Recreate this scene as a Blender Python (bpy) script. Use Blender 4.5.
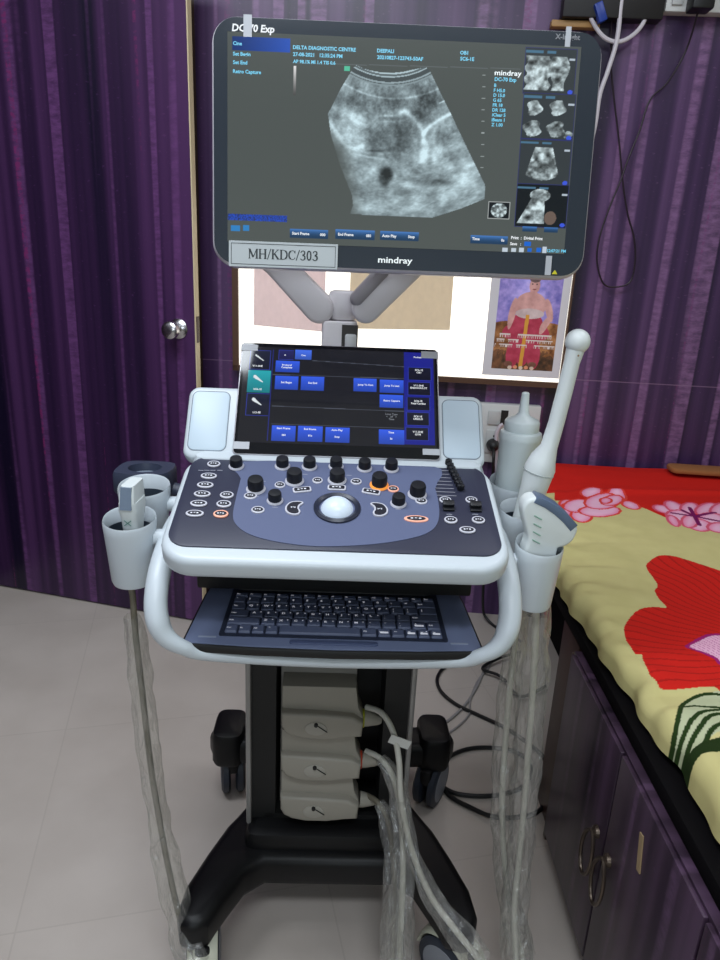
import bpy, math, random
import numpy as np
from math import sin, cos, pi, radians, sqrt, atan2
from mathutils import Matrix, Vector, noise

for o in list(bpy.data.objects): bpy.data.objects.remove(o)
SC = bpy.context.scene
COL = SC.collection
random.seed(4)

# ---------------------------------------------------------------- camera
cam_d = bpy.data.cameras.new('camera'); cam = bpy.data.objects.new('camera', cam_d); COL.objects.link(cam)
cam_d.sensor_fit = 'VERTICAL'; cam_d.sensor_height = 24.0; cam_d.lens = 24.0*700/960
cam_d.clip_start = 0.02; cam_d.clip_end = 50
TH = radians(18); RL = radians(2.7)
fw = Vector((0, cos(TH), -sin(TH))); r0 = Vector((1, 0, 0)); u0 = r0.cross(fw)
rv = cos(RL)*r0 + sin(RL)*u0; uv_ = -sin(RL)*r0 + cos(RL)*u0
m = Matrix((rv, uv_, -fw)).transposed().to_4x4(); m.translation = Vector((0, 0, 1.27))
cam.matrix_world = m
SC.camera = cam

# ---------------------------------------------------------------- world, lights, exposure
w = bpy.data.worlds.new('world'); SC.world = w; w.use_nodes = True
w.node_tree.nodes['Background'].inputs[0].default_value = (0.75, 0.85, 1.0, 1)
w.node_tree.nodes['Background'].inputs[1].default_value = 0.15
SC.view_settings.view_transform = 'Standard'; SC.view_settings.look = 'None'
SC.view_settings.exposure = 0.0; SC.view_settings.gamma = 1.0; SC.view_settings.use_curve_mapping = False

def area(name, loc, size, sizey, power, col, target):
    l = bpy.data.lights.new(name, 'AREA'); l.shape = 'RECTANGLE'; l.size = size; l.size_y = sizey
    l.energy = power; l.color = col
    o = bpy.data.objects.new(name, l); COL.objects.link(o); o.location = loc
    o.rotation_euler = (Vector(target)-Vector(loc)).to_track_quat('-Z', 'Y').to_euler()
    return o
area('ceiling_lamp_left', (-0.65, 0.75, 2.68), 1.1, 0.5, 33, (0.86, 0.93, 1.0), (-0.65, 0.95, 0))
area('ceiling_lamp_middle', (0.1, -0.45, 2.68), 1.3, 0.3, 22, (0.84, 0.92, 1.0), (0.0, 0.4, 0))
area('fill_behind_camera', (-0.1, -1.69, 1.42), 1.5, 0.6, 16, (0.80, 0.90, 1.0), (-0.05, 1.2, 1.0))  # soft frontal fill, added to brighten upright faces; no window is modelled
area('ceiling_lamp_right', (1.1, 1.2, 2.68), 0.5, 0.5, 7, (0.92, 0.94, 1.0), (0.9, 1.4, 0))

# ---------------------------------------------------------------- helpers
def lin(c):
    return tuple(((x/255)/12.92 if x/255 <= 0.04045 else ((x/255+0.055)/1.055)**2.4) for x in c)
def lin_np(a):
    a = np.clip(a, 0, 1)
    return np.where(a <= 0.04045, a/12.92, ((a+0.055)/1.055)**2.4)
MATS = {}
def mat(name, col, rough=0.5, metal=0.0, spec=0.5, emit=None, estr=1.0, bump=0, bscale=100, coat=0, vary=0, attr=False, attr_emit=False, sheen=0):
    if name in MATS: return MATS[name]
    m = bpy.data.materials.new(name); m.use_nodes = True; nt = m.node_tree
    b = nt.nodes['Principled BSDF']; MATS[name] = m
    b.inputs['Base Color'].default_value = (*lin(col), 1); b.inputs['Roughness'].default_value = rough
    b.inputs['Metallic'].default_value = metal; b.inputs['Specular IOR Level'].default_value = spec
    b.inputs['Coat Weight'].default_value = coat; b.inputs['Sheen Weight'].default_value = sheen
    if emit:
        b.inputs['Emission Color'].default_value = (*lin(emit), 1); b.inputs['Emission Strength'].default_value = estr
    if attr or attr_emit:
        a = nt.nodes.new('ShaderNodeAttribute'); a.attribute_name = 'Col'
        nt.links.new(a.outputs['Color'], b.inputs['Emission Color' if attr_emit else 'Base Color'])
        if attr_emit: b.inputs['Emission Strength'].default_value = estr
    tc = nt.nodes.new('ShaderNodeTexCoord')
    if vary or bump:
        n = nt.nodes.new('ShaderNodeTexNoise'); n.inputs['Scale'].default_value = bscale; n.inputs['Detail'].default_value = 3
        nt.links.new(tc.outputs['Object'], n.inputs['Vector'])
        if vary:
            mr = nt.nodes.new('ShaderNodeMapRange'); mr.inputs['To Min'].default_value = rough-vary; mr.inputs['To Max'].default_value = rough+vary
            nt.links.new(n.outputs['Fac'], mr.inputs['Value']); nt.links.new(mr.outputs[0], b.inputs['Roughness'])
        if bump:
            bm = nt.nodes.new('ShaderNodeBump'); bm.inputs['Strength'].default_value = bump; bm.inputs['Distance'].default_value = 0.001
            nt.links.new(n.outputs['Fac'], bm.inputs['Height']); nt.links.new(bm.outputs[0], b.inputs['Normal'])
    return m

def T(x, y, z): return Matrix.Translation((x, y, z))
def RX(d): return Matrix.Rotation(radians(d), 4, 'X')
def RY(d): return Matrix.Rotation(radians(d), 4, 'Y')
def RZ(d): return Matrix.Rotation(radians(d), 4, 'Z')
I4 = Matrix.Identity(4)

def rr(w, h, r, n=5, cx=0, cy=0):
    pts = []
    r = max(min(r, w/2-1e-5, h/2-1e-5), 1e-5)
    for qx, qy, a0 in ((w/2-r, h/2-r, 0), (-w/2+r, h/2-r, 90), (-w/2+r, -h/2+r, 180), (w/2-r, -h/2+r, 270)):
        for i in range(n+1):
            a = radians(a0+90*i/n); pts.append((cx+qx+r*cos(a), cy+qy+r*sin(a)))
    return pts
def ell(rx, ry, n=28, cx=0, cy=0):
    return [(cx+rx*cos(2*pi*i/n), cy+ry*sin(2*pi*i/n)) for i in range(n)]
def offset(pts, d):
    n = len(pts); out = []
    A = sum(pts[i][0]*pts[(i+1) % n][1]-pts[(i+1) % n][0]*pts[i][1] for i in range(n))
    s = 1 if A > 0 else -1
    for i in range(n):
        p, q, t = pts[i-1], pts[i], pts[(i+1) % n]
        e1 = Vector((q[0]-p[0], q[1]-p[1])); e2 = Vector((t[0]-q[0], t[1]-q[1]))
        if e1.length < 1e-9: e1 = e2
        if e2.length < 1e-9: e2 = e1
        e1.normalize(); e2.normalize(); n1 = Vector((e1.y, -e1.x)); n2 = Vector((e2.y, -e2.x)); nn = n1+n2
        if nn.length < 1e-6: nn = n1
        nn.normalize(); k = 1/max(0.5, nn.dot(n1))
        out.append((q[0]+nn.x*d*s*k, q[1]+nn.y*d*s*k))
    return out
def smooth(pts, n=6, closed=False):
    P = [Vector(p) for p in pts]; out = []; N = len(P)
    rng = range(N if closed else N-1)
    for i in rng:
        if closed: a, b, c, d = P[i-1], P[i], P[(i+1) % N], P[(i+2) % N]
        else: a, b, c, d = P[max(i-1, 0)], P[i], P[i+1], P[min(i+2, N-1)]
        for k in range(n):
            t = k/n
            out.append(0.5*((2*b)+(-a+c)*t+(2*a-5*b+4*c-d)*t*t+(-a+3*b-3*c+d)*t**3))
    if not closed: out.append(P[-1])
    return [tuple(v) for v in out]

TXT = {}
def text_geo(s, bold=0.0):
    k = (s, bold)
    if k not in TXT:
        cu = bpy.data.curves.new('t', 'FONT'); cu.body = s; cu.size = 1.0; cu.resolution_u = 2; cu.offset = bold
        cu.align_x = 'CENTER' if '\n' in s else 'LEFT'
        ob = bpy.data.objects.new('t', cu); me = bpy.data.meshes.new_from_object(ob)
        TXT[k] = ([tuple(v.co) for v in me.vertices], [tuple(p.vertices) for p in me.polygons])
        bpy.data.objects.remove(ob); bpy.data.meshes.remove(me)
    return TXT[k]

class MB:
    def __init__(s): s.v = []; s.f = []; s.m = []; s.sm = []
    def add(s, vs, fs, M=I4, mi=0, sm=True):
        o = len(s.v); s.v += [tuple(M @ Vector(v)) for v in vs]
        for f in fs: s.f.append(tuple(i+o for i in f)); s.m.append(mi); s.sm.append(sm)
        return s
    def loft(s, loops, M=I4, mi=0, caps=True, sm=True, closed=True, mi_cap=None):
        n = len(loops[0]); vs = [p for l in loops for p in l]; fs = []
        for k in range(len(loops)-1):
            for i in range(n if closed else n-1):
                j = (i+1) % n; fs.append((k*n+i, k*n+j, (k+1)*n+j, (k+1)*n+i))
        s.add(vs, fs, M, mi, sm)
        if caps:
            o = len(s.v)-len(vs); mc = mi if mi_cap is None else mi_cap
            s.f.append(tuple(o+i for i in reversed(range(n)))); s.m.append(mi); s.sm.append(False)
            s.f.append(tuple(o+(len(loops)-1)*n+i for i in range(n))); s.m.append(mc); s.sm.append(False)
        return s
    def slab(s, pts, z0, z1, b=0.0, M=I4, mi=0, mi_cap=None, n=2):
        if b <= 0: L = [[(x, y, z0) for x, y in pts], [(x, y, z1) for x, y in pts]]
        else:
            L = []
            for k in range(n+1):
                a = pi/2*k/n; q = offset(pts, -b*(1-sin(a))); L.append([(x, y, z0+b*(1-cos(a))) for x, y in q])
            for k in range(n+1):
                a = pi/2*k/n; q = offset(pts, -b*(1-cos(a))); L.append([(x, y, z1-b*(1-sin(a))) for x, y in q])
        return s.loft(L, M, mi, mi_cap=mi_cap)
    def box(s, x0, x1, y0, y1, z0, z1, b=0.0, M=I4, mi=0):
        return s.slab([(x0, y0), (x1, y0), (x1, y1), (x0, y1)], z0, z1, b, M, mi) if b <= 0 else \
            s.slab(rr(x1-x0, y1-y0, b, 2, (x0+x1)/2, (y0+y1)/2), z0, z1, b*0.9, M, mi)
    def lathe(s, prof, n=28, M=I4, mi=0, caps=True):
        return s.loft([[(r*cos(2*pi*i/n), r*sin(2*pi*i/n), z) for i in range(n)] for r, z in prof], M, mi, caps)
    def tube(s, path, r, n=10, M=I4, mi=0, flat=1.0, up=None, caps=True, jit=0.0):
        P = [Vector(p) for p in path]; N = len(P); rs = r if isinstance(r, (list, tuple)) else [r]*N
        if len(rs) != N:
            rs = [float(np.interp(k/(N-1), np.linspace(0, 1, len(rs)), rs)) for k in range(N)]
        loops = []; ref = Vector(up) if up else None; prev = None
        for k in range(N):
            t = (P[min(k+1, N-1)]-P[max(k-1, 0)]).normalized()
            if ref: a = ref-ref.dot(t)*t
            elif prev is None:
                q = Vector((0, 0, 1)) if abs(t.z) < 0.9 else Vector((1, 0, 0)); a = q-q.dot(t)*t
            else: a = prev-prev.dot(t)*t
            a.normalize(); prev = a; b = t.cross(a); L = []
            for i in range(n):
                an = 2*pi*i/n; rad = rs[k]
                if jit:
                    q = P[k]*22; rad *= 1+jit*noise.noise(Vector((q.x+cos(an)*1.6, q.y+sin(an)*1.6, q.z)))*1.6
                L.append(tuple(P[k]+a*cos(an)*rad*flat+b*sin(an)*rad))
            loops.append(L)
        return s.loft(loops, M, mi, caps)
    def text(s, st, x, y, h, z=0.0, M=I4, mi=0, align='L', bold=0.0, shear=0.0, width=None, sx=1.0):
        vs, fs = text_geo(st, bold)
        if not vs: return s
        x0 = min(v[0] for v in vs); x1 = max(v[0] for v in vs)
        kx = h*sx if width is None else width/(x1-x0); ky = h
        off = {'L': x0, 'C': (x0+x1)/2, 'R': x1}[align]
        return s.add([((v[0]-off)*kx+x+shear*v[1]*h, v[1]*ky+y, z) for v in vs], fs, M, mi, False)

WL = {}
def reg(o, wloc): WL[o.name] = Vector(wloc)
def obj(name, mb, mats, parent=None, origin=None, attr=None):
    me = bpy.data.meshes.new(name)
    V = np.array(mb.v); c = Vector(origin) if origin is not None else Vector(((V.min(0)+V.max(0))/2).tolist())
    V = V-np.array(c)
    me.from_pydata(V.tolist(), [], mb.f); me.polygons.foreach_set('material_index', mb.m); me.polygons.foreach_set('use_smooth', mb.sm)
    if not isinstance(mats, (list, tuple)): mats = [mats]
    for m_ in mats: me.materials.append(m_)
    if attr is not None:
        at = me.color_attributes.new('Col', 'FLOAT_COLOR', 'POINT'); at.data.foreach_set('color', attr.astype(np.float32).ravel())
    me.update(); me.validate()
    fix_normals(me)
    try: me.set_sharp_from_angle(angle=radians(38))
    except Exception: pass
    o = bpy.data.objects.new(name, me); COL.objects.link(o)
    if parent is not None: o.parent = parent; o.location = c-WL[parent.name]
    else: o.location = c
    reg(o, c); return o
def fix_normals(me):
    import bmesh
    if len(me.polygons) > 30000: return
    bm = bmesh.new(); bm.from_mesh(me); bmesh.ops.recalc_face_normals(bm, faces=bm.faces); bm.to_mesh(me); bm.free()
def tag(o, label=None, cat=None, group=None, kind=None):
    if label: o['label'] = label
    if cat: o['category'] = cat
    if group: o['group'] = group
    if kind: o['kind'] = kind
    return o
def thing(name, label, cat, loc, group=None):
    o = bpy.data.objects.new(name, None); o.empty_display_size = 0.05; COL.objects.link(o); o.location = loc; reg(o, loc)
    return tag(o, label, cat, group)
def struct(name, mb, mats, parent=None, **k):
    o = obj(name, mb, mats, parent, **k)
    if parent is None: o['kind'] = 'structure'
    return o
def painted(fn, x0, x1, y0, y1, nx, ny, M, z=0.0):
    xs = np.linspace(x0, x1, nx); ys = np.linspace(y0, y1, ny); X, Y = np.meshgrid(xs, ys)
    mb = MB(); m3 = np.array(M.to_3x3()); t3 = np.array(M.translation)
    P = np.stack([X.ravel(), Y.ravel(), np.full(X.size, z)], 1) @ m3.T+t3
    mb.v = P.tolist(); idx = np.arange(nx*ny).reshape(ny, nx)
    F = np.stack([idx[:-1, :-1], idx[:-1, 1:], idx[1:, 1:], idx[1:, :-1]], -1).reshape(-1, 4)
    mb.f = F.tolist(); mb.m = [0]*len(F); mb.sm = [False]*len(F)
    c = fn(X.ravel(), Y.ravel()); col = np.ones((X.size, 4)); col[:, :3] = lin_np(c)
    return mb, col
def inpoly(x, y, P):
    r = np.zeros(x.shape, bool); n = len(P)
    for i in range(n):
        x1, y1 = P[i][:2]; x2, y2 = P[(i+1) % n][:2]
        if y1 == y2: continue
        c = ((y1 > y) != (y2 > y)) & (x < (x2-x1)*(y-y1)/(y2-y1)+x1); r ^= c
    return r
def dline(x, y, P, closed=False):
    d = np.full(x.shape, 1e9); n = len(P)
    for i in range(n if closed else n-1):
        ax, ay = P[i][:2]; bx, by = P[(i+1) % n][:2]; L = (bx-ax)**2+(by-ay)**2+1e-12
        t = np.clip(((x-ax)*(bx-ax)+(y-ay)*(by-ay))/L, 0, 1)
        d = np.minimum(d, np.hypot(x-ax-t*(bx-ax), y-ay-t*(by-ay)))
    return d
_rng = np.random.RandomState(7); _N = _rng.rand(256, 256)
def vnoise(x, y):
    xi = np.floor(x).astype(int); yi = np.floor(y).astype(int); fx = x-xi; fy = y-yi
    fx = fx*fx*(3-2*fx); fy = fy*fy*(3-2*fy); g = lambda a, b: _N[a & 255, b & 255]
    return (g(xi, yi)*(1-fx)+g(xi+1, yi)*fx)*(1-fy)+(g(xi, yi+1)*(1-fx)+g(xi+1, yi+1)*fx)*fy
def fbm(x, y, o=4):
    s = 0; a = 0.5
    for k in range(o): s = s+a*vnoise(x*2**k+k*17.3, y*2**k+k*9.1); a *= 0.5
    return s

# ---------------------------------------------------------------- procedural setting materials
def closed(P, n=5): return [p[:2] for p in smooth([(q[0], q[1], 0) for q in P], n, True)]
def laminate(name, seed=0.0, dark=(20, 12, 34), mid=(52, 30, 66), light=(112, 72, 122), hot=(120, 40, 100), rough=0.34, freq=1.0, axis='X', seam=None, hotw=0.5, spec=0.5):
    m = bpy.data.materials.new(name); m.use_nodes = True; nt = m.node_tree; N = nt.nodes.new; L = nt.links.new
    b = nt.nodes['Principled BSDF']; b.inputs['Roughness'].default_value = rough; b.inputs['Specular IOR Level'].default_value = spec
    tc = N('ShaderNodeTexCoord'); sp = N('ShaderNodeSeparateXYZ'); L(tc.outputs['Object'], sp.inputs[0])
    def mth(op, a, b_=None, clamp=False):
        n = N('ShaderNodeMath'); n.operation = op; n.use_clamp = clamp
        for k, q in enumerate((a, b_)):
            if q is None: continue
            if isinstance(q, (int, float)): n.inputs[k].default_value = q
            else: L(q, n.inputs[k])
        return n.outputs[0]
    X = sp.outputs[axis]; Z = sp.outputs['Z']
    def ns(fx, fz, off, detail=2, rgh=0.5):
        c = N('ShaderNodeCombineXYZ'); L(mth('ADD', mth('MULTIPLY', X, fx), off+seed), c.inputs[0]); L(mth('MULTIPLY', Z, fz), c.inputs[1])
        n = N('ShaderNodeTexNoise'); n.inputs['Scale'].default_value = 1.0; n.inputs['Detail'].default_value = detail; n.inputs['Roughness'].default_value = rgh
        L(c.outputs[0], n.inputs['Vector']); return n.outputs['Fac']
    def ramp(f, pts):
        r = N('ShaderNodeValToRGB'); L(f, r.inputs[0]); e = r.color_ramp.elements
        while len(e) < len(pts): e.new(0.5)
        for i, (p, c) in enumerate(pts): e[i].position = p; e[i].color = (*lin(c), 1) if isinstance(c, tuple) else (c, c, c, 1)
        return r.outputs[0]
    def mix(f, a, b_):
        n = N('ShaderNodeMix'); n.data_type = 'RGBA'; L(f, n.inputs[0]); L(a, n.inputs[6])
        if isinstance(b_, tuple): n.inputs[7].default_value = (*lin(b_), 1)
        else: L(b_, n.inputs[7])
        return n.outputs[2]
    base = ramp(ns(16*freq, 0.12, 3.1, 3), [(0.36, dark), (0.5, mid), (0.62, tuple(int(a*0.6+b_*0.4) for a, b_ in zip(mid, light)))])
    stripe = ramp(ns(22*freq, 0.10, 40.7, 1), [(0.56, 0.0), (0.60, 1.0)])
    rip = ramp(ns(30*freq, 55, 11.0, 3, 0.7), [(0.35, 0.35), (0.65, 1.0)])
    c1 = mix(mth('MULTIPLY', mth('MULTIPLY', stripe, rip), 0.85), base, light)
    thin = ramp(ns(48*freq, 0.2, 77.7, 1), [(0.66, 0.0), (0.69, 1.0)])
    rip2 = ramp(ns(60*freq, 70, 21.0, 3, 0.7), [(0.45, 0.0), (0.6, 1.0)])
    c2 = mix(mth('MULTIPLY', mth('MULTIPLY', thin, rip2), hotw), c1, hot)
    speck = ramp(ns(90*freq, 120, 5.0, 2), [(0.66, 0.0), (0.72, 1.0)])
    c3 = mix(mth('MULTIPLY', speck, 0.22), c2, light)
    if seam is not None:
        d = mth('ABSOLUTE', mth('SUBTRACT', Z, seam)); line = mth('LESS_THAN', d, 0.0016); c3 = mix(mth('MULTIPLY', line, 0.5), c3, (150, 120, 150))
    L(c3, b.inputs['Base Color'])
    return m

def film(name, tint, fac, rough=0.2):
    m = bpy.data.materials.new(name); m.use_nodes = True; nt = m.node_tree; nt.nodes.clear(); N = nt.nodes.new; L = nt.links.new
    out = N('ShaderNodeOutputMaterial'); tr = N('ShaderNodeBsdfTransparent'); tr.inputs[0].default_value = (*lin(tint), 1)
    gl = N('ShaderNodeBsdfGlossy'); gl.inputs['Roughness'].default_value = rough; gl.inputs[0].default_value = (0.9, 0.9, 0.9, 1)
    df = N('ShaderNodeBsdfDiffuse'); df.inputs[0].default_value = (0.92, 0.91, 0.89, 1)
    tcn = N('ShaderNodeTexCoord'); nz = N('ShaderNodeTexNoise'); nz.inputs['Scale'].default_value = 42; nz.inputs['Detail'].default_value = 3; nz.inputs['Distortion'].default_value = 1.5
    mp = N('ShaderNodeMapping'); mp.inputs['Scale'].default_value = (1, 1, 0.4); L(tcn.outputs['Object'], mp.inputs[0]); L(mp.outputs[0], nz.inputs['Vector'])
    bp = N('ShaderNodeBump'); bp.inputs['Strength'].default_value = 1.0; bp.inputs['Distance'].default_value = 0.012; L(nz.outputs['Fac'], bp.inputs['Height'])
    L(bp.outputs[0], gl.inputs['Normal']); L(bp.outputs[0], df.inputs['Normal'])
    lw = N('ShaderNodeLayerWeight'); lw.inputs[0].default_value = 0.35; L(bp.outputs[0], lw.inputs['Normal'])
    m1 = N('ShaderNodeMixShader'); m1.inputs[0].default_value = 0.6; L(df.outputs[0], m1.inputs[1]); L(gl.outputs[0], m1.inputs[2])
    ad = N('ShaderNodeMath'); ad.operation = 'MULTIPLY_ADD'; L(lw.outputs['Facing'], ad.inputs[0]); ad.inputs[1].default_value = fac*1.1; ad.inputs[2].default_value = fac*0.55
    m2 = N('ShaderNodeMixShader'); L(ad.outputs[0], m2.inputs[0]); L(tr.outputs[0], m2.inputs[1]); L(m1.outputs[0], m2.inputs[2])
    L(m2.outputs[0], out.inputs[0]); return m

# ---------------------------------------------------------------- measured positions, metres
KNOBS = [(-0.1611,0.1855,0.0098,0.016,0),(-0.0895,0.1901,0.0098,0.016,0),(-0.0471,0.1914,0.0098,0.016,0),(-0.0052,0.1941,0.0098,0.016,0),(0.0398,0.1928,0.0098,0.016,0),(0.0822,0.1941,0.0098,0.016,0),(-0.1242,0.1284,0.0118,0.02,0),(-0.068,0.1519,0.0118,0.02,0),(-0.0932,0.1023,0.0098,0.016,0),(-0.0029,0.1584,0.0118,0.018,0),(0.0619,0.1494,0.0118,0.02,1),(0.1191,0.129,0.0118,0.02,0),(0.0891,0.1054,0.0098,0.016,0)]
ROUND = [(-0.0892,0.1404,0.0075,0),(-0.0329,0.1553,0.0075,0),(-0.1303,0.1109,0.009,0),(-0.1156,0.0789,0.009,0),(0.0265,0.156,0.008,0),(0.0831,0.1406,0.008,1),(0.124,0.1134,0.0085,0),(0.1607,0.1179,0.0085,0),(0.2004,0.1202,0.0085,0),(0.1639,0.0713,0.009,0),(0.2044,0.0734,0.009,0),(0.1853,0.0502,0.011,0),(-0.1968,0.1887,0.0095,0),(-0.1992,0.1568,0.0115,0),(-0.2006,0.1338,0.0115,0),(-0.2013,0.1117,0.0115,0),(-0.2024,0.0891,0.0115,0),(-0.204,0.0661,0.012,0),(-0.1651,0.1113,0.0095,0),(-0.1663,0.0899,0.01,0),(-0.1671,0.067,0.01,1),(0.1135,0.0708,0.0165,1)]
RECTS = [(-0.0551,0.13,12),(-0.0029,0.138,0),(0.0492,0.1311,-12)]
KIDNEY = [(-0.064,0.0852,1),(0.0603,0.0885,-1)]
TRACK = (-0.0014,0.0898)
SLIDERS = [(0.1753,0.2124),(0.177,0.2026),(0.1787,0.193),(0.1804,0.1835),(0.182,0.1741),(0.1837,0.1648),(0.1853,0.1557),(0.1869,0.1467)]
SLLINES = [(0.1222,0.1953,0.1706,0.1983),(0.1224,0.1856,0.1714,0.1887),(0.1227,0.1761,0.1722,0.1792),(0.1229,0.1667,0.173,0.1698),(0.1231,0.1575,0.1738,0.1605),(0.1234,0.1484,0.1746,0.1514),(0.1236,0.1394,0.1753,0.1424),(0.1238,0.1305,0.1761,0.1335)]
SWITCHES = [(0.1634,0.1013),(0.2039,0.1012)]
PANEL_IN = [(-0.1497,0.1999),(-0.1501,0.1546),(-0.1509,0.105),(-0.1498,0.0657),(-0.1412,0.0441),(-0.1208,0.0259),(-0.085,0.0132),(-0.0366,0.0064),(0.0113,0.0087),(0.0597,0.0162),(0.1022,0.0288),(0.1287,0.0429),(0.1435,0.0635),(0.1497,0.0982),(0.1482,0.1469),(0.141,0.2102)]
PANEL_CORN = [(-0.2353,0.1944),(-0.2295,-0.0001),(0.229,0.0101),(0.218,0.2151),(0.0047,-0.0067)]
MARKS = [(-0.214,0.1715),(-0.2049,0.1721),(-0.1957,0.1727),(-0.185,0.1733),(-0.162,0.1748),(-0.0918,0.0871),(-0.1158,0.149),(-0.1222,0.1114),(-0.053,0.171),(0.0156,0.1726),(0.0884,0.0924),(0.1632,0.0849),(0.2019,0.087)]
FAN = [(-0.1058,0.0431),(-0.0903,0.0739),(-0.0742,0.1006),(-0.0697,0.1058),(-0.0601,0.1018),(-0.0505,0.0997),(-0.0356,0.0978),(-0.0207,0.0978),(-0.0058,0.0996),(0.0062,0.1026),(0.025,0.107),(0.0306,0.1023),(0.0456,0.0767),(0.0622,0.0496),(0.0884,0.0046),(0.1151,-0.0399),(0.1156,-0.0584),(0.0821,-0.0729),(0.0442,-0.0856),(-0.0015,-0.086),(-0.0716,-0.0853),(-0.0678,-0.0732),(-0.0697,-0.06),(-0.0875,-0.0215),(-0.101,0.0166),(-0.1042,0.0343)]
SCR = [(-0.2444,0.1392),(0.2354,0.1413),(0.2489,-0.1219),(-0.2419,-0.1304)]
MTEXT = [('DC-70 Exp', -0.2365, 0.1407, 0.0118, 'w'), ('Cine', -0.2351, 0.1237, 0.006, 'c'), ('Set Begin', -0.2351, 0.1109, 0.006, 'c'), ('Set End', -0.2351, 0.1004, 0.006, 'c'), ('Retro Capture', -0.2351, 0.0893, 0.006, 'c'), ('DELTA DIAGNOSTIC CENTRE', -0.1548, 0.122, 0.006, 'c'), ('27-08-2021   12:35:24 PM', -0.1547, 0.1135, 0.006, 'c'), ('AP 98.1% MI 1.4 TIS 0.6', -0.1545, 0.1049, 0.0055, 'c'), ('DEEPALI', -0.0419, 0.1223, 0.006, 'c'), ('20210827-123743-50AF', -0.0416, 0.1143, 0.006, 'c'), ('OB1', 0.07, 0.1243, 0.006, 'c'), ('SC6-1E', 0.0705, 0.1169, 0.006, 'c'), ('mindray', 0.1184, 0.1008, 0.0098, 'W'), ('DC-70 Exp', 0.1189, 0.0934, 0.0062, 'c'), ('B', 0.1188, 0.0859, 0.0055, 'c'), ('F H5.0', 0.1187, 0.0797, 0.0055, 'c'), ('D 15.0', 0.1187, 0.0736, 0.0055, 'c'), ('G 65', 0.1186, 0.0674, 0.0055, 'c'), ('FR 18', 0.1186, 0.0612, 0.0055, 'c'), ('DR 128', 0.1185, 0.055, 0.0055, 'c'), ('iClear 5', 0.1185, 0.0488, 0.0055, 'c'), ('iBeam 1', 0.1184, 0.0426, 0.0055, 'c'), ('Z 1.00', 0.1184, 0.0363, 0.0055, 'c'), ('Start Frame', -0.1522, -0.1156, 0.0048, 'w'), ('000', -0.1129, -0.1162, 0.0048, 'w'), ('End Frame', -0.0876, -0.1146, 0.0048, 'w'), ('081', -0.0481, -0.1152, 0.0048, 'w'), ('Auto Play', -0.0256, -0.1143, 0.0048, 'w'), ('Stop', 0.0111, -0.1143, 0.0048, 'w'), ('Time', 0.1016, -0.1137, 0.0048, 'w'), ('0s', 0.1428, -0.1142, 0.0048, 'w'), ('Print  :  Digital Print', 0.1567, -0.1103, 0.0052, 'w'), ('Save   :', 0.1559, -0.1185, 0.0052, 'w'), ('12:07:21 PM', 0.2093, -0.126, 0.0052, 'c'), ('mindray', -0.0299, -0.149, 0.013, 'W'), ('X-Insight', 0.1968, 0.1484, 0.0085, 'g')]
MBARS = [(-0.2364,0.1176,-0.159,0.1341,0),(-0.155,-0.1198,-0.1018,-0.1077,1),(-0.0917,-0.1188,-0.0358,-0.1066,1),(-0.0283,-0.1185,0.0262,-0.1064,1),(0.0991,-0.1185,0.1522,-0.1071,1),(-0.2419,-0.0996,-0.1596,-0.0912,2),(-0.2377,-0.1141,-0.2251,-0.1063,3),(-0.2209,-0.1135,-0.2126,-0.1058,3),(0.1715,-0.0997,0.1923,-0.0929,1),(0.2027,-0.0992,0.222,-0.0924,1),(-0.1539,0.0651,-0.1504,0.1013,4),(-0.0856,0.0977,-0.0777,0.1042,5),(0.1453,-0.1284,0.1534,-0.1226,6),(0.1581,-0.1279,0.1648,-0.1222,6),(0.1694,-0.1275,0.1761,-0.1218,6),(0.1808,-0.1271,0.1875,-0.1214,7),(0.1936,-0.1266,0.2003,-0.1209,7),(0.2023,-0.1277,0.2087,-0.1193,6),(0.1759,-0.1191,0.1854,-0.1133,7),(0.2105,0.1391,0.2177,0.1639,9),(0.2083,-0.1576,0.2168,-0.1312,9),(-0.2211,0.134,-0.2099,0.1611,9)]
MLABEL = (-0.2405,-0.1614,-0.0872,-0.1267)
MLABT = (-0.2109,-0.1488,-0.1093,-0.1472)
THUMBS = [(0.1589,0.0799,0.2277,0.1361),(0.1607,0.0216,0.2316,0.0803),(0.161,-0.0369,0.2314,0.0217),(0.1611,-0.0927,0.2326,-0.0368),(0.1222,-0.0834,0.1517,-0.0623)]
TICKS = [(0.1041,0.1003),(0.1048,0.0858),(0.1054,0.0713),(0.1061,0.0567),(0.1067,0.042),(0.1074,0.0272),(0.108,0.0123),(0.1087,-0.0026),(0.1094,-0.0177)]
HLINE = (-0.1559,0.1048,0.1525,0.1096)
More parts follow.
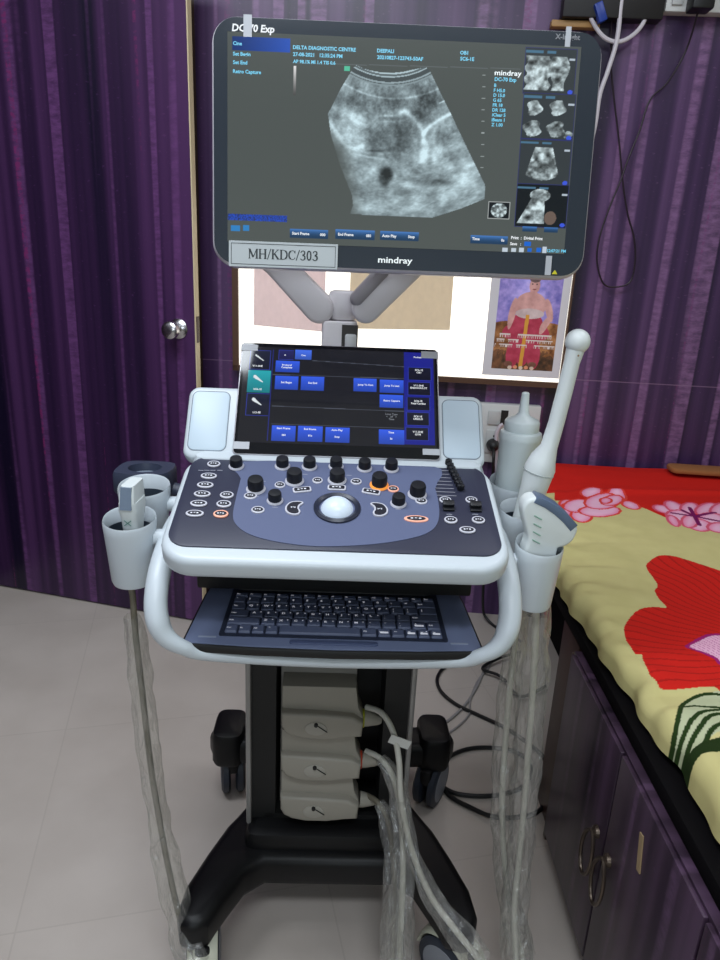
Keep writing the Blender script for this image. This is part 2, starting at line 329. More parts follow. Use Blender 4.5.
TTEXT = [('V11-3HE', -0.1376, 0.0562, 0.0045, 'w'), ('SC6-1E', -0.1346, 0.0126, 0.0045, 'w'), ('L12-3E', -0.1332, -0.0299, 0.0045, 'w'), ('A', -0.0928, 0.0792, 0.004, 'w'), ('Cine', -0.0619, 0.0799, 0.004, 'w'), ('Protocol\nComplete', -0.0887, 0.06, 0.0045, 'w'), ('Set Begin', -0.0879, 0.027, 0.0048, 'w'), ('Set End', -0.0442, 0.0277, 0.0048, 'w'), ('Jump To First', 0.0441, 0.0278, 0.0045, 'w'), ('Jump To Last', 0.0882, 0.0279, 0.0045, 'w'), ('Retro Capture', 0.0882, -0.0001, 0.0045, 'w'), ('Loop Type\n<   off   >\nTime', 0.0878, -0.0248, 0.0045, 'g'), ('Start Frame', -0.0879, -0.0568, 0.0045, 'w'), ('081', -0.0872, -0.0687, 0.0045, 'w'), ('End Frame', -0.0448, -0.0568, 0.0045, 'w'), ('81s', -0.0443, -0.0682, 0.0045, 'w'), ('Auto Play', -0.001, -0.0568, 0.0045, 'w'), ('Stop', -0.0007, -0.0688, 0.0045, 'w'), ('Time', 0.0873, -0.0579, 0.0045, 'w'), ('0s', 0.0873, -0.0688, 0.0045, 'w'), ('Probes', 0.132, 0.0841, 0.0045, 'w'), ('SC6-1E\nOB1', 0.1343, 0.0594, 0.0045, 'w'), ('V11-3HE\nENDOVAG ST', 0.1335, 0.03, 0.0045, 'w'), ('SC6-1E\nFetal Cardiac', 0.1326, 0.0011, 0.0045, 'w'), ('SC6-1E\nUROLO', 0.1317, -0.0273, 0.0045, 'w'), ('V11-3HE\nGYN', 0.1309, -0.0552, 0.0045, 'w')]
TRECT = [(-0.1515,0.0509,-0.117,0.0876,2),(-0.1524,0.0079,-0.1142,0.0496,1),(-0.1513,-0.034,-0.1141,0.0066,2),(-0.1037,0.0717,-0.0779,0.0905,3),(-0.076,0.0728,-0.0479,0.0918,4),(-0.1075,0.0481,-0.0676,0.0697,0),(-0.1065,0.0154,-0.0683,0.0405,0),(-0.064,0.0154,-0.0253,0.0411,0),(0.0244,0.0167,0.0629,0.0413,0),(0.0683,0.0162,0.1078,0.0408,0),(0.068,-0.0116,0.1076,0.0126,0),(-0.1068,-0.078,-0.0679,-0.0506,0),(-0.0641,-0.0775,-0.0241,-0.05,0),(-0.0197,-0.077,0.0198,-0.0506,0),(0.0675,-0.0771,0.1084,-0.0511,0),(0.1087,-0.0767,0.159,0.0972,5),(0.116,0.0411,0.1547,0.0667,6),(0.1148,0.0129,0.1532,0.038,6),(0.1136,-0.0149,0.1516,0.0098,6),(0.1124,-0.0422,0.1501,-0.0179,6),(0.1113,-0.069,0.1487,-0.0452,6)]
TLINES = [(-0.046,0.0718,0.1084,0.0665),(-0.1112,0.0428,0.1083,0.0437),(-0.1087,-0.0157,0.108,-0.0173),(-0.1082,-0.0477,0.1079,-0.0478)]
TTAPE = [(-0.1675,0.0866,-0.1394,0.098,0),(-0.1664,-0.0941,-0.1409,-0.0814,0),(0.1383,0.0844,0.1674,0.0976,0),(0.1384,-0.0939,0.1664,-0.0832,0)]
TSCR = [(-0.1606,0.0917),(0.1595,0.0948),(0.1576,-0.076),(-0.1529,-0.0792)]
CAB_L = [(-0.311,-0.12,0.785),(-0.312,-0.12,0.742),(-0.311,-0.12,0.672),(-0.304,-0.125,0.564),(-0.296,-0.13,0.431),(-0.282,-0.14,0.315),(-0.264,-0.16,0.227),(-0.242,-0.18,0.137),(-0.215,-0.21,0.094)]
CAB_R1 = [(0.322,-0.1,0.78),(0.327,-0.1,0.718),(0.336,-0.1,0.605),(0.34,-0.11,0.493),(0.344,-0.12,0.376),(0.342,-0.14,0.264),(0.336,-0.17,0.183),(0.342,-0.2,0.098)]
CAB_R2 = [(0.314,-0.03,0.716),(0.315,-0.04,0.644),(0.314,-0.05,0.55),(0.316,-0.06,0.431),(0.317,-0.08,0.339),(0.326,-0.1,0.244),(0.338,-0.14,0.159),(0.358,-0.18,0.089)]
CAB_T = [(0.067,0.01,0.464),(0.095,-0.01,0.466),(0.116,-0.03,0.441),(0.128,-0.05,0.396),(0.135,-0.07,0.325),(0.156,-0.11,0.251),(0.187,-0.16,0.203),(0.228,-0.2,0.171),(0.269,-0.23,0.136)]
CAB_M = [(0.071,0.01,0.365),(0.097,-0.01,0.366),(0.12,-0.03,0.345),(0.136,-0.05,0.295),(0.141,-0.1,0.24),(0.14,-0.15,0.179),(0.138,-0.2,0.094)]
CAB_B = [(0.076,0.01,0.262),(0.098,-0.02,0.271),(0.117,-0.04,0.245),(0.125,-0.1,0.216),(0.127,-0.15,0.155),(0.124,-0.2,0.094)]
B_RED = [(0.671,1.487),(0.699,1.532),(0.731,1.561),(0.763,1.564),(0.789,1.547),(0.82,1.518),(0.844,1.493),(0.886,1.439),(0.82,1.273),(0.695,1.036),(0.622,0.975),(0.615,1.012),(0.599,1.021),(0.526,1.012),(0.517,1.033),(0.514,1.059),(0.521,1.099),(0.526,1.12),(0.514,1.123),(0.515,1.163),(0.525,1.21),(0.554,1.257),(0.585,1.286),(0.616,1.295),(0.641,1.295),(0.64,1.336),(0.646,1.371),(0.664,1.403)]
B_CORE = [(0.624,1.146),(0.653,1.171),(0.681,1.19),(0.702,1.195),(0.727,1.186),(0.7,1.114),(0.66,1.087),(0.658,1.111),(0.642,1.126)]
B_LEAFPALE = [(0.546,0.982),(0.576,0.998),(0.614,1.008),(0.637,0.989),(0.591,0.898),(0.553,0.889),(0.513,0.858),(0.483,0.83),(0.478,0.845),(0.489,0.879),(0.513,0.928)]
B_LEAFDARK = [(0.492,0.851),(0.526,0.87),(0.548,0.877),(0.585,0.886),(0.565,0.846),(0.529,0.837),(0.503,0.835),(0.482,0.819),(0.465,0.793),(0.47,0.814)]
B_VEINS = [[(0.463,0.789),(0.47,0.834),(0.492,0.89),(0.519,0.941),(0.536,0.968),(0.566,0.994),(0.595,1.003),(0.624,0.995)],[(0.53,0.955),(0.552,0.963),(0.574,0.958),(0.62,0.955)],[(0.481,0.856),(0.505,0.891),(0.541,0.93),(0.568,0.945),(0.62,0.955)],[(0.483,0.835),(0.509,0.875),(0.538,0.906),(0.566,0.932),(0.605,0.941)],[(0.523,0.865),(0.548,0.895),(0.588,0.921)]]
B_REDBAND = [(0.695,2.428),(0.57,1.93),(0.645,1.962),(0.781,1.97),(0.829,1.902),(0.843,1.863),(0.876,1.79),(0.943,1.817),(1.012,1.789),(1.144,1.734),(1.631,2.589)]
B_FL1 = [[(0.667,1.999),(0.696,2.062),(0.727,2.086),(0.745,2.07),(0.738,2.009),(0.786,2.051),(0.797,2.018),(0.793,1.972),(0.815,1.942),(0.807,1.899),(0.782,1.891),(0.76,1.909),(0.739,1.859),(0.69,1.827),(0.647,1.821),(0.64,1.846),(0.642,1.816),(0.628,1.78),(0.596,1.763),(0.568,1.76),(0.554,1.786),(0.563,1.845),(0.597,1.933),(0.623,1.963)]]
B_FL2 = [[(0.857,1.926),(0.89,1.927),(0.922,1.953),(0.936,1.916),(0.987,1.966),(0.993,1.914),(1.018,1.944),(1.056,1.971),(1.068,1.934),(1.093,1.896),(1.031,1.773),(0.956,1.728),(0.948,1.754),(0.91,1.743),(0.892,1.765),(0.908,1.832),(0.872,1.78),(0.851,1.796),(0.85,1.844)]]
B_OUT = [[(0.654,1.93),(0.683,1.979),(0.704,1.975),(0.708,1.927),(0.742,1.965),(0.761,1.956),(0.742,1.921),(0.705,1.895),(0.681,1.898),(0.655,1.894)],[(0.726,2.008),(0.751,2.027),(0.763,2.006),(0.744,1.972)],[(0.594,1.87),(0.628,1.878),(0.651,1.857),(0.68,1.861),(0.726,1.871)]]
B_LINES2 = [[(0.91,1.872),(0.946,1.857),(1.021,1.897)],[(0.932,1.905),(0.946,1.857),(0.929,1.788)],[(0.946,1.857),(0.964,1.931)],[(0.946,1.857),(1.002,1.825)],[(0.892,1.879),(0.946,1.857)]]
B_CENTER2 = [(0.999,1.864)]
PXA = [[724.24, 29.83], [33.8, -779.1], [403.64, 149.98], [140.06, 11.96]]
F_BLACK1 = [(0.423,2.055,0.006),(0.322,1.993,0.006),(0.276,1.921,0.006),(0.275,1.846,0.006),(0.314,1.779,0.006),(0.38,1.727,0.006),(0.444,1.678,0.006),(0.5,1.61,0.006),(0.528,1.552,0.006),(0.524,1.459,0.006),(0.472,1.366,0.006),(0.405,1.334,0.006),(0.347,1.339,0.006),(0.303,1.368,0.006),(0.254,1.408,0.006),(0.24,1.466,0.006),(0.262,1.534,0.006),(0.318,1.577,0.006),(0.387,1.59,0.006),(0.453,1.578,0.006),(0.483,1.53,0.006),(0.454,1.455,0.006),(0.384,1.416,0.006),(0.308,1.408,0.006),(0.253,1.425,0.006),(0.203,1.492,0.006)]
F_BLACK2 = [(0.566,2.068,0.006),(0.483,2.018,0.006),(0.421,1.955,0.006),(0.472,1.915,0.006),(0.514,1.814,0.006),(0.604,1.872,0.006)]
F_GREY = [(0.504,2.158,0.006),(0.434,1.979,0.006),(0.384,1.855,0.006),(0.325,1.751,0.006),(0.259,1.678,0.006),(0.187,1.651,0.006)]
F_GREY2 = [(0.515,2.159,0.006),(0.453,1.998,0.006),(0.401,1.909,0.006),(0.362,1.802,0.006),(0.345,1.725,0.006),(0.269,1.635,0.006),(0.198,1.601,0.006)]
W_THIN = [(0.879,2.316,1.936),(0.881,2.316,1.866),(0.844,2.318,1.783),(0.801,2.32,1.735),(0.785,2.321,1.654),(0.763,2.322,1.571),(0.751,2.322,1.515),(0.726,2.324,1.423),(0.711,2.324,1.34),(0.715,2.324,1.274),(0.743,2.323,1.212),(0.782,2.321,1.201),(0.826,2.319,1.219),(0.832,2.318,1.28),(0.817,2.319,1.351),(0.788,2.321,1.417),(0.76,2.322,1.501),(0.728,2.324,1.625),(0.69,2.325,1.757),(0.672,2.326,1.835),(0.656,2.327,1.96),(0.645,2.328,2.033)]
W_LOOP = [(0.564,2.312,2.049),(0.58,2.311,1.977),(0.598,2.31,1.928),(0.641,2.308,1.885),(0.69,2.305,1.878),(0.735,2.303,1.912),(0.753,2.302,1.971),(0.75,2.302,2.053)]
W_LONG = [(0.671,2.301,2.026),(0.672,2.301,1.965),(0.674,2.301,1.879),(0.661,2.302,1.803),(0.647,2.303,1.738),(0.644,2.303,1.645),(0.622,2.304,1.508),(0.549,2.308,1.376),(0.401,2.315,1.326),(0.183,2.326,1.331)]
W_SHORT = [(0.473,2.311,0.741),(0.461,2.312,0.727),(0.455,2.312,0.684),(0.474,2.311,0.542),(0.489,2.311,0.395)]
TILE = [(-0.386,1.084,0.0),(-0.404,0.956,0.0),(-0.949,1.709,0.0),(-0.509,1.793,0.0)]
PETALS_A = [[(0.622,1.926),(0.616,1.906),(0.606,1.887),(0.595,1.874),(0.585,1.868),(0.577,1.871),(0.574,1.881),(0.575,1.898),(0.581,1.918),(0.591,1.938),(0.602,1.952),(0.613,1.958),(0.62,1.955),(0.624,1.943)],[(0.741,2.04),(0.731,2.018),(0.717,2.0),(0.701,1.989),(0.686,1.987),(0.676,1.994),(0.671,2.01),(0.674,2.03),(0.684,2.052),(0.698,2.071),(0.715,2.083),(0.73,2.086),(0.741,2.078),(0.745,2.061)],[(0.813,1.912),(0.804,1.901),(0.794,1.896),(0.784,1.899),(0.776,1.908),(0.771,1.924),(0.771,1.941),(0.776,1.958),(0.784,1.97),(0.795,1.975),(0.805,1.972),(0.813,1.962),(0.818,1.946),(0.817,1.929)],[(0.641,1.805),(0.632,1.787),(0.619,1.773),(0.605,1.766),(0.592,1.767),(0.583,1.777),(0.58,1.793),(0.583,1.812),(0.592,1.831),(0.605,1.846),(0.619,1.853),(0.633,1.852),(0.642,1.841),(0.645,1.825)],[(0.594,1.839),(0.584,1.809),(0.572,1.785),(0.561,1.771),(0.553,1.77),(0.549,1.782),(0.55,1.805),(0.556,1.834),(0.566,1.865),(0.578,1.891),(0.589,1.907),(0.598,1.908),(0.602,1.895),(0.6,1.87)],[(0.676,1.923),(0.664,1.892),(0.645,1.864),(0.623,1.843),(0.603,1.833),(0.587,1.836),(0.579,1.851),(0.58,1.876),(0.59,1.906),(0.609,1.935),(0.631,1.958),(0.653,1.969),(0.67,1.966),(0.678,1.949)],[(0.802,1.996),(0.792,1.978),(0.779,1.967),(0.767,1.966),(0.758,1.974),(0.753,1.991),(0.754,2.013),(0.76,2.035),(0.771,2.055),(0.784,2.066),(0.796,2.067),(0.806,2.058),(0.81,2.041),(0.809,2.018)],[(0.746,1.88),(0.732,1.856),(0.709,1.834),(0.68,1.818),(0.652,1.812),(0.63,1.816),(0.617,1.83),(0.617,1.851),(0.63,1.875),(0.653,1.898),(0.682,1.914),(0.712,1.921),(0.735,1.917),(0.748,1.902)],[(0.777,1.977),(0.761,1.943),(0.737,1.912),(0.71,1.89),(0.684,1.881),(0.664,1.886),(0.655,1.904),(0.657,1.932),(0.671,1.966),(0.695,1.999),(0.724,2.023),(0.752,2.033),(0.772,2.028),(0.781,2.007)],[(0.792,1.992),(0.782,1.97),(0.766,1.949),(0.748,1.933),(0.731,1.925),(0.718,1.926),(0.711,1.936),(0.713,1.953),(0.722,1.975),(0.737,1.997),(0.756,2.014),(0.774,2.023),(0.788,2.022),(0.794,2.011)],[(0.751,1.973),(0.746,1.961),(0.738,1.952),(0.729,1.946),(0.721,1.945),(0.715,1.948),(0.712,1.957),(0.714,1.967),(0.719,1.979),(0.727,1.989),(0.736,1.995),(0.745,1.996),(0.751,1.992),(0.753,1.984)]]
PETALS_B = [[(0.9,1.889),(0.891,1.877),(0.88,1.872),(0.869,1.873),(0.859,1.882),(0.853,1.896),(0.853,1.912),(0.857,1.928),(0.866,1.941),(0.878,1.947),(0.89,1.945),(0.899,1.936),(0.905,1.921),(0.905,1.905)],[(0.934,1.893),(0.923,1.879),(0.911,1.876),(0.901,1.883),(0.895,1.899),(0.894,1.922),(0.898,1.948),(0.907,1.97),(0.918,1.985),(0.931,1.989),(0.941,1.981),(0.947,1.964),(0.948,1.94),(0.943,1.915)],[(0.991,1.928),(0.978,1.904),(0.961,1.885),(0.946,1.874),(0.933,1.872),(0.926,1.88),(0.925,1.897),(0.932,1.92),(0.945,1.944),(0.961,1.964),(0.978,1.977),(0.991,1.978),(0.999,1.969),(0.998,1.951)],[(1.056,1.957),(1.043,1.934),(1.025,1.909),(1.003,1.888),(0.983,1.875),(0.969,1.872),(0.962,1.879),(0.965,1.896),(0.976,1.919),(0.995,1.944),(1.017,1.966),(1.037,1.98),(1.053,1.984),(1.059,1.975)],[(1.106,1.954),(1.091,1.926),(1.069,1.9),(1.046,1.88),(1.025,1.869),(1.011,1.87),(1.006,1.883),(1.011,1.904),(1.026,1.931),(1.047,1.958),(1.071,1.98),(1.093,1.992),(1.108,1.99),(1.113,1.977)],[(0.933,1.836),(0.919,1.815),(0.901,1.801),(0.884,1.796),(0.87,1.803),(0.862,1.818),(0.862,1.841),(0.869,1.865),(0.884,1.888),(0.902,1.903),(0.92,1.908),(0.935,1.901),(0.942,1.884),(0.942,1.861)],[(0.869,1.776),(0.861,1.768),(0.855,1.77),(0.851,1.779),(0.851,1.795),(0.853,1.814),(0.859,1.834),(0.867,1.849),(0.875,1.856),(0.881,1.855),(0.885,1.845),(0.885,1.828),(0.882,1.809),(0.876,1.79)],[(1.02,1.821),(1.004,1.798),(0.984,1.782),(0.964,1.776),(0.949,1.781),(0.94,1.795),(0.939,1.818),(0.948,1.844),(0.964,1.868),(0.985,1.885),(1.005,1.892),(1.022,1.887),(1.03,1.871),(1.03,1.847)],[(0.957,1.775),(0.944,1.757),(0.928,1.744),(0.913,1.74),(0.901,1.746),(0.894,1.759),(0.894,1.779),(0.901,1.8),(0.914,1.82),(0.931,1.833),(0.947,1.837),(0.959,1.831),(0.966,1.817),(0.965,1.797)],[(0.938,1.817),(0.926,1.794),(0.911,1.775),(0.897,1.765),(0.886,1.763),(0.881,1.772),(0.882,1.788),(0.889,1.81),(0.901,1.834),(0.916,1.853),(0.931,1.865),(0.942,1.867),(0.947,1.857),(0.946,1.84)],[(1.01,1.772),(0.998,1.755),(0.983,1.743),(0.966,1.738),(0.952,1.739),(0.943,1.748),(0.941,1.762),(0.946,1.779),(0.958,1.796),(0.973,1.809),(0.99,1.815),(1.005,1.813),(1.014,1.804),(1.016,1.789)]]

# ================================================================ SETTING
WB = T(0, 2.38, 0) @ RZ(-2.862)
LAM_WALL = laminate('wall_laminate', 0.0, (32, 20, 50), (66, 42, 82), (138, 100, 146), (128, 50, 114), seam=0.897, rough=0.36, freq=0.72)
LAM_DOOR = laminate('door_laminate', 21.9, (20, 12, 38), (52, 28, 64), (112, 68, 122), (132, 40, 100), rough=0.36, freq=0.72, hotw=0.7)
LAM_BED = laminate('bed_laminate', 5.1, (34, 25, 36), (58, 43, 58), (96, 72, 98), (80, 44, 72), rough=0.34, axis='Y', hotw=0.3, freq=0.8, spec=0.35)
CREAM = mat('cream_paint', (214, 196, 160), 0.5)
BEIGE = mat('beige_wall_paint', (168, 172, 150), 0.7)
DARKWOOD = mat('dark_brown_wood', (66, 44, 34), 0.45, bump=0.2, bscale=60)
BROWN = mat('brown_wood', (96, 62, 44), 0.4, bump=0.2, bscale=60)

def floor_mat():
    m = bpy.data.materials.new('floor_tiles'); m.use_nodes = True; nt = m.node_tree; N = nt.nodes.new; L = nt.links.new
    b = nt.nodes['Principled BSDF']; tc = N('ShaderNodeTexCoord'); mp = N('ShaderNodeMapping')
    mp.inputs['Rotation'].default_value = (0, 0, radians(-14)); mp.inputs['Location'].default_value = (0.36, 0.1, 0); L(tc.outputs['Object'], mp.inputs[0])
    br = N('ShaderNodeTexBrick'); br.offset = 0.0; br.inputs['Scale'].default_value = 1.0; br.inputs['Brick Width'].default_value = 0.61; br.inputs['Row Height'].default_value = 0.61
    br.inputs['Mortar Size'].default_value = 0.0018; br.inputs['Color1'].default_value = (*lin((198, 188, 180)), 1); br.inputs['Color2'].default_value = (*lin((195, 185, 177)), 1); br.inputs['Mortar'].default_value = (*lin((188, 178, 170)), 1)
    L(mp.outputs[0], br.inputs['Vector'])
    n = N('ShaderNodeTexNoise'); n.inputs['Scale'].default_value = 3.2; n.inputs['Detail'].default_value = 5; L(tc.outputs['Object'], n.inputs['Vector'])
    r = N('ShaderNodeValToRGB'); e = r.color_ramp.elements; e[0].position = 0.35; e[0].color = (0.86, 0.85, 0.84, 1); e[1].position = 0.65; e[1].color = (1, 1, 1, 1); L(n.outputs['Fac'], r.inputs[0])
    mx = N('ShaderNodeMix'); mx.data_type = 'RGBA'; mx.blend_type = 'MULTIPLY'; mx.inputs[0].default_value = 1; L(br.outputs['Color'], mx.inputs[6]); L(r.outputs[0], mx.inputs[7])
    L(mx.outputs[2], b.inputs['Base Color']); b.inputs['Roughness'].default_value = 0.28; return m
b = MB(); b.box(-1.55, 2.15, -1.8, 3.3, -0.06, 0); struct('floor', b, floor_mat(), origin=(0, 0, 0))
b = MB(); b.box(-1.55, 2.15, -1.8, 2.6, 2.75, 2.85); struct('ceiling', b, mat('white_ceiling', (222, 222, 216), 0.8))
b = MB()
b.box(-0.56, 2.2, 0, 0.1, 0, 2.75, M=WB); b.box(-1.5, -1.375, 0, 0.1, 0, 2.75, M=WB); b.box(-1.375, -0.56, 0, 0.1, 2.08, 2.75, M=WB)
struct('wall_back', b, LAM_WALL, origin=(0, 0, 0))
b = MB(); b.box(-1.5, -1.42, -1.8, 2.45, 0, 2.75); struct('wall_left', b, LAM_BED, origin=(0, 0, 0))
b = MB(); b.box(2.0, 2.1, -1.8, 2.4, 0, 2.75); struct('wall_right', b, BEIGE)
b = MB(); b.box(-1.5, 2.1, -1.8, -1.72, 0, 2.75); struct('wall_front', b, BEIGE)
# the passage behind the door that stands ajar
b = MB()
b.box(-1.5, -1.38, 0.1, 0.9, 0, 2.2, M=WB); b.box(-0.5, -0.4, 0.1, 0.9, 0, 2.2, M=WB); b.box(-1.5, -0.4, 0.8, 0.9, 0, 2.2, M=WB); b.box(-1.5, -0.4, 0.1, 0.9, 2.1, 2.2, M=WB)
struct('wall_passage', b, mat('passage_paint', (120, 104, 92), 0.8))
b = MB(); b.box(-1.375, -1.345, -0.008, 0.1, 0, 2.08, M=WB); b.box(-0.585, -0.56, 0.002, 0.1, 0, 2.08, M=WB); b.box(-1.345, -0.585, -0.008, 0.1, 2.05, 2.08, M=WB)
struct('trim_1', b, DARKWOOD)
# door
hx, hy, fx_, fy_ = -1.365, 2.392, -0.527, 2.187
DL = sqrt((fx_-hx)**2+(fy_-hy)**2); DM = T(hx, hy, 0) @ Matrix.Rotation(atan2(fy_-hy, fx_-hx), 4, 'Z')
b = MB(); b.box(0, DL-0.004, 0, 0.024, 0.008, 2.04, M=DM)
door = struct('door_1', b, LAM_DOOR, origin=(0, 0, 0))
b = MB(); b.box(DL-0.004, DL, 0.001, 0.024, 0.008, 2.04, M=DM)
eo = obj('door_edge', b, CREAM, door); tag(eo, 'bare cream edge of the purple door')
CHROME = mat('brushed_steel', (190, 188, 190), 0.25, 1.0)
KM = DM @ T(DL-0.058, 0, 1.02) @ RX(90)
b = MB(); b.lathe([(0.030, 0), (0.031, 0.004), (0.024, 0.010), (0.012, 0.014), (0.011, 0.03), (0.020, 0.036), (0.027, 0.046), (0.026, 0.060), (0.018, 0.067), (0.006, 0.068)], 28, KM)
kn = obj('door_knob', b, CHROME, door)
b = MB(); b.box(DL-0.003, DL+0.0015, 0.004, 0.020, 0.98, 1.06, M=DM); obj('latch_plate', b, mat('latch_dark', (70, 55, 50), 0.4, 0.6), door)

# ---------------------------------------------------------------- lit viewing box on the wall
vb = thing('light_box', 'wide lit white viewing box in a brown wooden frame on the purple wall', 'light box', WB @ Vector((0.12, 0, 0.88)))
b = MB(); x0, x1, z0, z1 = -0.445, 0.650, 0.872, 1.44
b.box(x0, x1, -0.045, 0, z0, z0+0.018, M=WB); b.box(x0, x1, -0.045, 0, z1-0.018, z1, M=WB)
b.box(x0, x0+0.02, -0.045, 0, z0, z1, M=WB); b.box(x1-0.006, x1, -0.045, 0, z0, z1, M=WB)
obj('frame', b, mat('viewer_frame_wood', (84, 56, 40), 0.5), vb)
b = MB(); b.box(x0+0.02, x1-0.006, -0.034, -0.004, z0+0.018, z1-0.018, M=WB)
obj('lit_panel', b, mat('lit_acrylic', (240, 236, 225), 0.4, emit=(255, 250, 236), estr=1.25), vb)
def translucent(name, c):
    m = bpy.data.materials.new(name); m.use_nodes = True; nt = m.node_tree; nt.nodes.clear(); N = nt.nodes.new
    o = N('ShaderNodeOutputMaterial'); a = N('ShaderNodeBsdfTranslucent'); a.inputs[0].default_value = (*lin(c), 1); d = N('ShaderNodeBsdfDiffuse'); d.inputs[0].default_value = (*lin(c), 1)
    t = N('ShaderNodeTexNoise'); t.inputs['Scale'].default_value = 14; cr = N('ShaderNodeMix'); cr.data_type = 'RGBA'; cr.inputs[6].default_value = (*lin(c), 1); cr.inputs[7].default_value = (*lin(tuple(q*0.86 for q in c)), 1)
    nt.links.new(t.outputs['Fac'], cr.inputs[0]); nt.links.new(cr.outputs[2], a.inputs[0])
    x = N('ShaderNodeMixShader'); x.inputs[0].default_value = 0.5; nt.links.new(a.outputs[0], x.inputs[1]); nt.links.new(d.outputs[0], x.inputs[2]); nt.links.new(x.outputs[0], o.inputs[0]); return m
b = MB(); b.slab([(-0.375, 1.025), (-0.14, 1.015), (-0.14, 1.40), (-0.372, 1.40)], 0.0355, 0.037, M=WB @ RX(90))
tag(obj('film_sheet', b, translucent('pink_grey_film', (240, 228, 230))), 'pinkish grey film sheet clipped on the lit box, left of the monitor arm', 'film')
b = MB(); b.slab([(-0.06, 1.03), (0.272, 1.042), (0.268, 1.41), (-0.06, 1.40)], 0.0355, 0.037, M=WB @ RX(90))
tag(obj('film_sheet', b, translucent('brown_film', (232, 222, 206))), 'wide brownish film sheet on the lit box, right of the monitor arm', 'film')
# poster: a seated figure, plain stand-in
PM = WB @ T(0.390, -0.038, 0.903) @ RX(90)
PWd, PHt = 0.252, 0.372
def poster(x, y):
    s = (x/PWd-0.11)/0.79; t = (y/PHt-0.06)/0.87; t = np.where(t > 0.345, t-0.03*np.clip((t-0.345)/0.1, 0, 1), t)
    n = fbm(x*60, y*60)-0.47
    c = np.zeros((x.size, 3)); c[:] = (0.86, 0.84, 0.86)
    ins = (s > 0) & (s < 1) & (t > 0) & (t < 1)
    bg = np.stack([0.56+0.5*n, 0.50+0.4*n, 0.80+0.3*n], 1); c[ins] = bg[ins]
    g = np.exp(-((s-0.5)/0.28)**2)[:, None]*0.2; c = np.where(ins[:, None], c+g, c)
    low = ins & (t < 0.43+0.02*np.sin(s*9)); c[low] = np.stack([0.62+0.7*n, 0.40+0.6*n, 0.22+0.5*n], 1)[low]
    low2 = ins & (t < 0.16+0.05*n*4); c[low2] = np.stack([0.38+0.6*n, 0.24+0.4*n, 0.14+0.3*n], 1)[low2]
    def el(cx, cy, rx, ry, col, k=0.2, rot=0):
        a = radians(rot); u = (s-cx)*cos(a)+(t-cy)*1.3*sin(a); v = -(s-cx)*sin(a)+(t-cy)*1.3*cos(a)
        q = ins & ((u/rx)**2+(v/(ry*1.3))**2 < 1); c[q] = (np.array(col)+(k*n[:, None]))[q]
    red = (0.74, 0.22, 0.33); sk = (0.86, 0.64, 0.62)
    el(0.5, 0.36, 0.38, 0.085, red); el(0.5, 0.44, 0.25, 0.11, red)
    el(0.33, 0.17, 0.11, 0.16, red, rot=-6); el(0.66, 0.17, 0.11, 0.16, red, rot=6); el(0.49, 0.2, 0.12, 0.16, red)
    el(0.25, 0.53, 0.055, 0.15, sk, rot=-10); el(0.83, 0.57, 0.055, 0.12, sk, rot=22); el(0.80, 0.44, 0.05, 0.10, sk, rot=-38)
    el(0.53, 0.61, 0.25, 0.13, sk); el(0.53, 0.53, 0.23, 0.05, (0.84, 0.74, 0.74)); el(0.55, 0.72, 0.06, 0.05, sk); el(0.56, 0.80, 0.085, 0.075, sk)
    for q in (-0.03, 0.04): el(0.55+q, 0.815, 0.012, 0.008, (0.3, 0.2, 0.2))
    el(0.56, 0.765, 0.03, 0.007, (0.6, 0.3, 0.3)); el(0.56, 0.86, 0.085, 0.03, (0.45, 0.35, 0.35))
    q = ins & (np.abs(s-(0.5-0.02*(0.5-t)*3)) < 0.03) & (t < 0.52) & (t > 0.03); c[q] = (0.88, 0.62, 0.22)
    for px_ in (0.27, 0.66): el(px_, 0.055, 0.07, 0.03, (0.5, 0.32, 0.26))
    for k in range(5): el(0.3+0.09*k, 0.02+0.006*(k % 2), 0.035, 0.018, (0.92, 0.6, 0.45) if k % 2 else (0.9, 0.8, 0.72))
    for (ty, xa, xb) in ((0.335, 0.06, 0.92), (0.285, 0.04, 0.95), (0.235, 0.02, 0.99)):
        wv_ = vnoise(s*26+ty*90, s*0+ty*50); on = ins & (s > xa) & (s < xb) & (vnoise(s*11+ty*31, s*0+3) > 0.16)
        hb = on & (np.abs(t-(ty+0.014)) < 0.005); st = on & (np.abs(t-ty) < 0.015) & (np.abs(np.sin(s*95+wv_*5)) < 0.5)
        c[hb | st] = (0.90, 0.84, 0.82)
    return c
mb_, col_ = painted(poster, 0, PWd, 0, PHt, 220, 320, PM)
po = thing('poster', 'white bordered poster of a seated crimson-robed figure on the lit box, right end', 'poster', PM @ Vector((PWd/2, 0, 0)))
obj('printed_sheet', mb_, mat('poster_print', (200, 200, 200), 0.5, attr=True, emit=None), po, attr=col_)
b = MB(); b.slab([(0, 0), (PWd, 0), (PWd, PHt), (0, PHt)], -0.002, -0.0004, M=PM); obj('backing_card', b, mat('card', (225, 220, 220), 0.7), po)

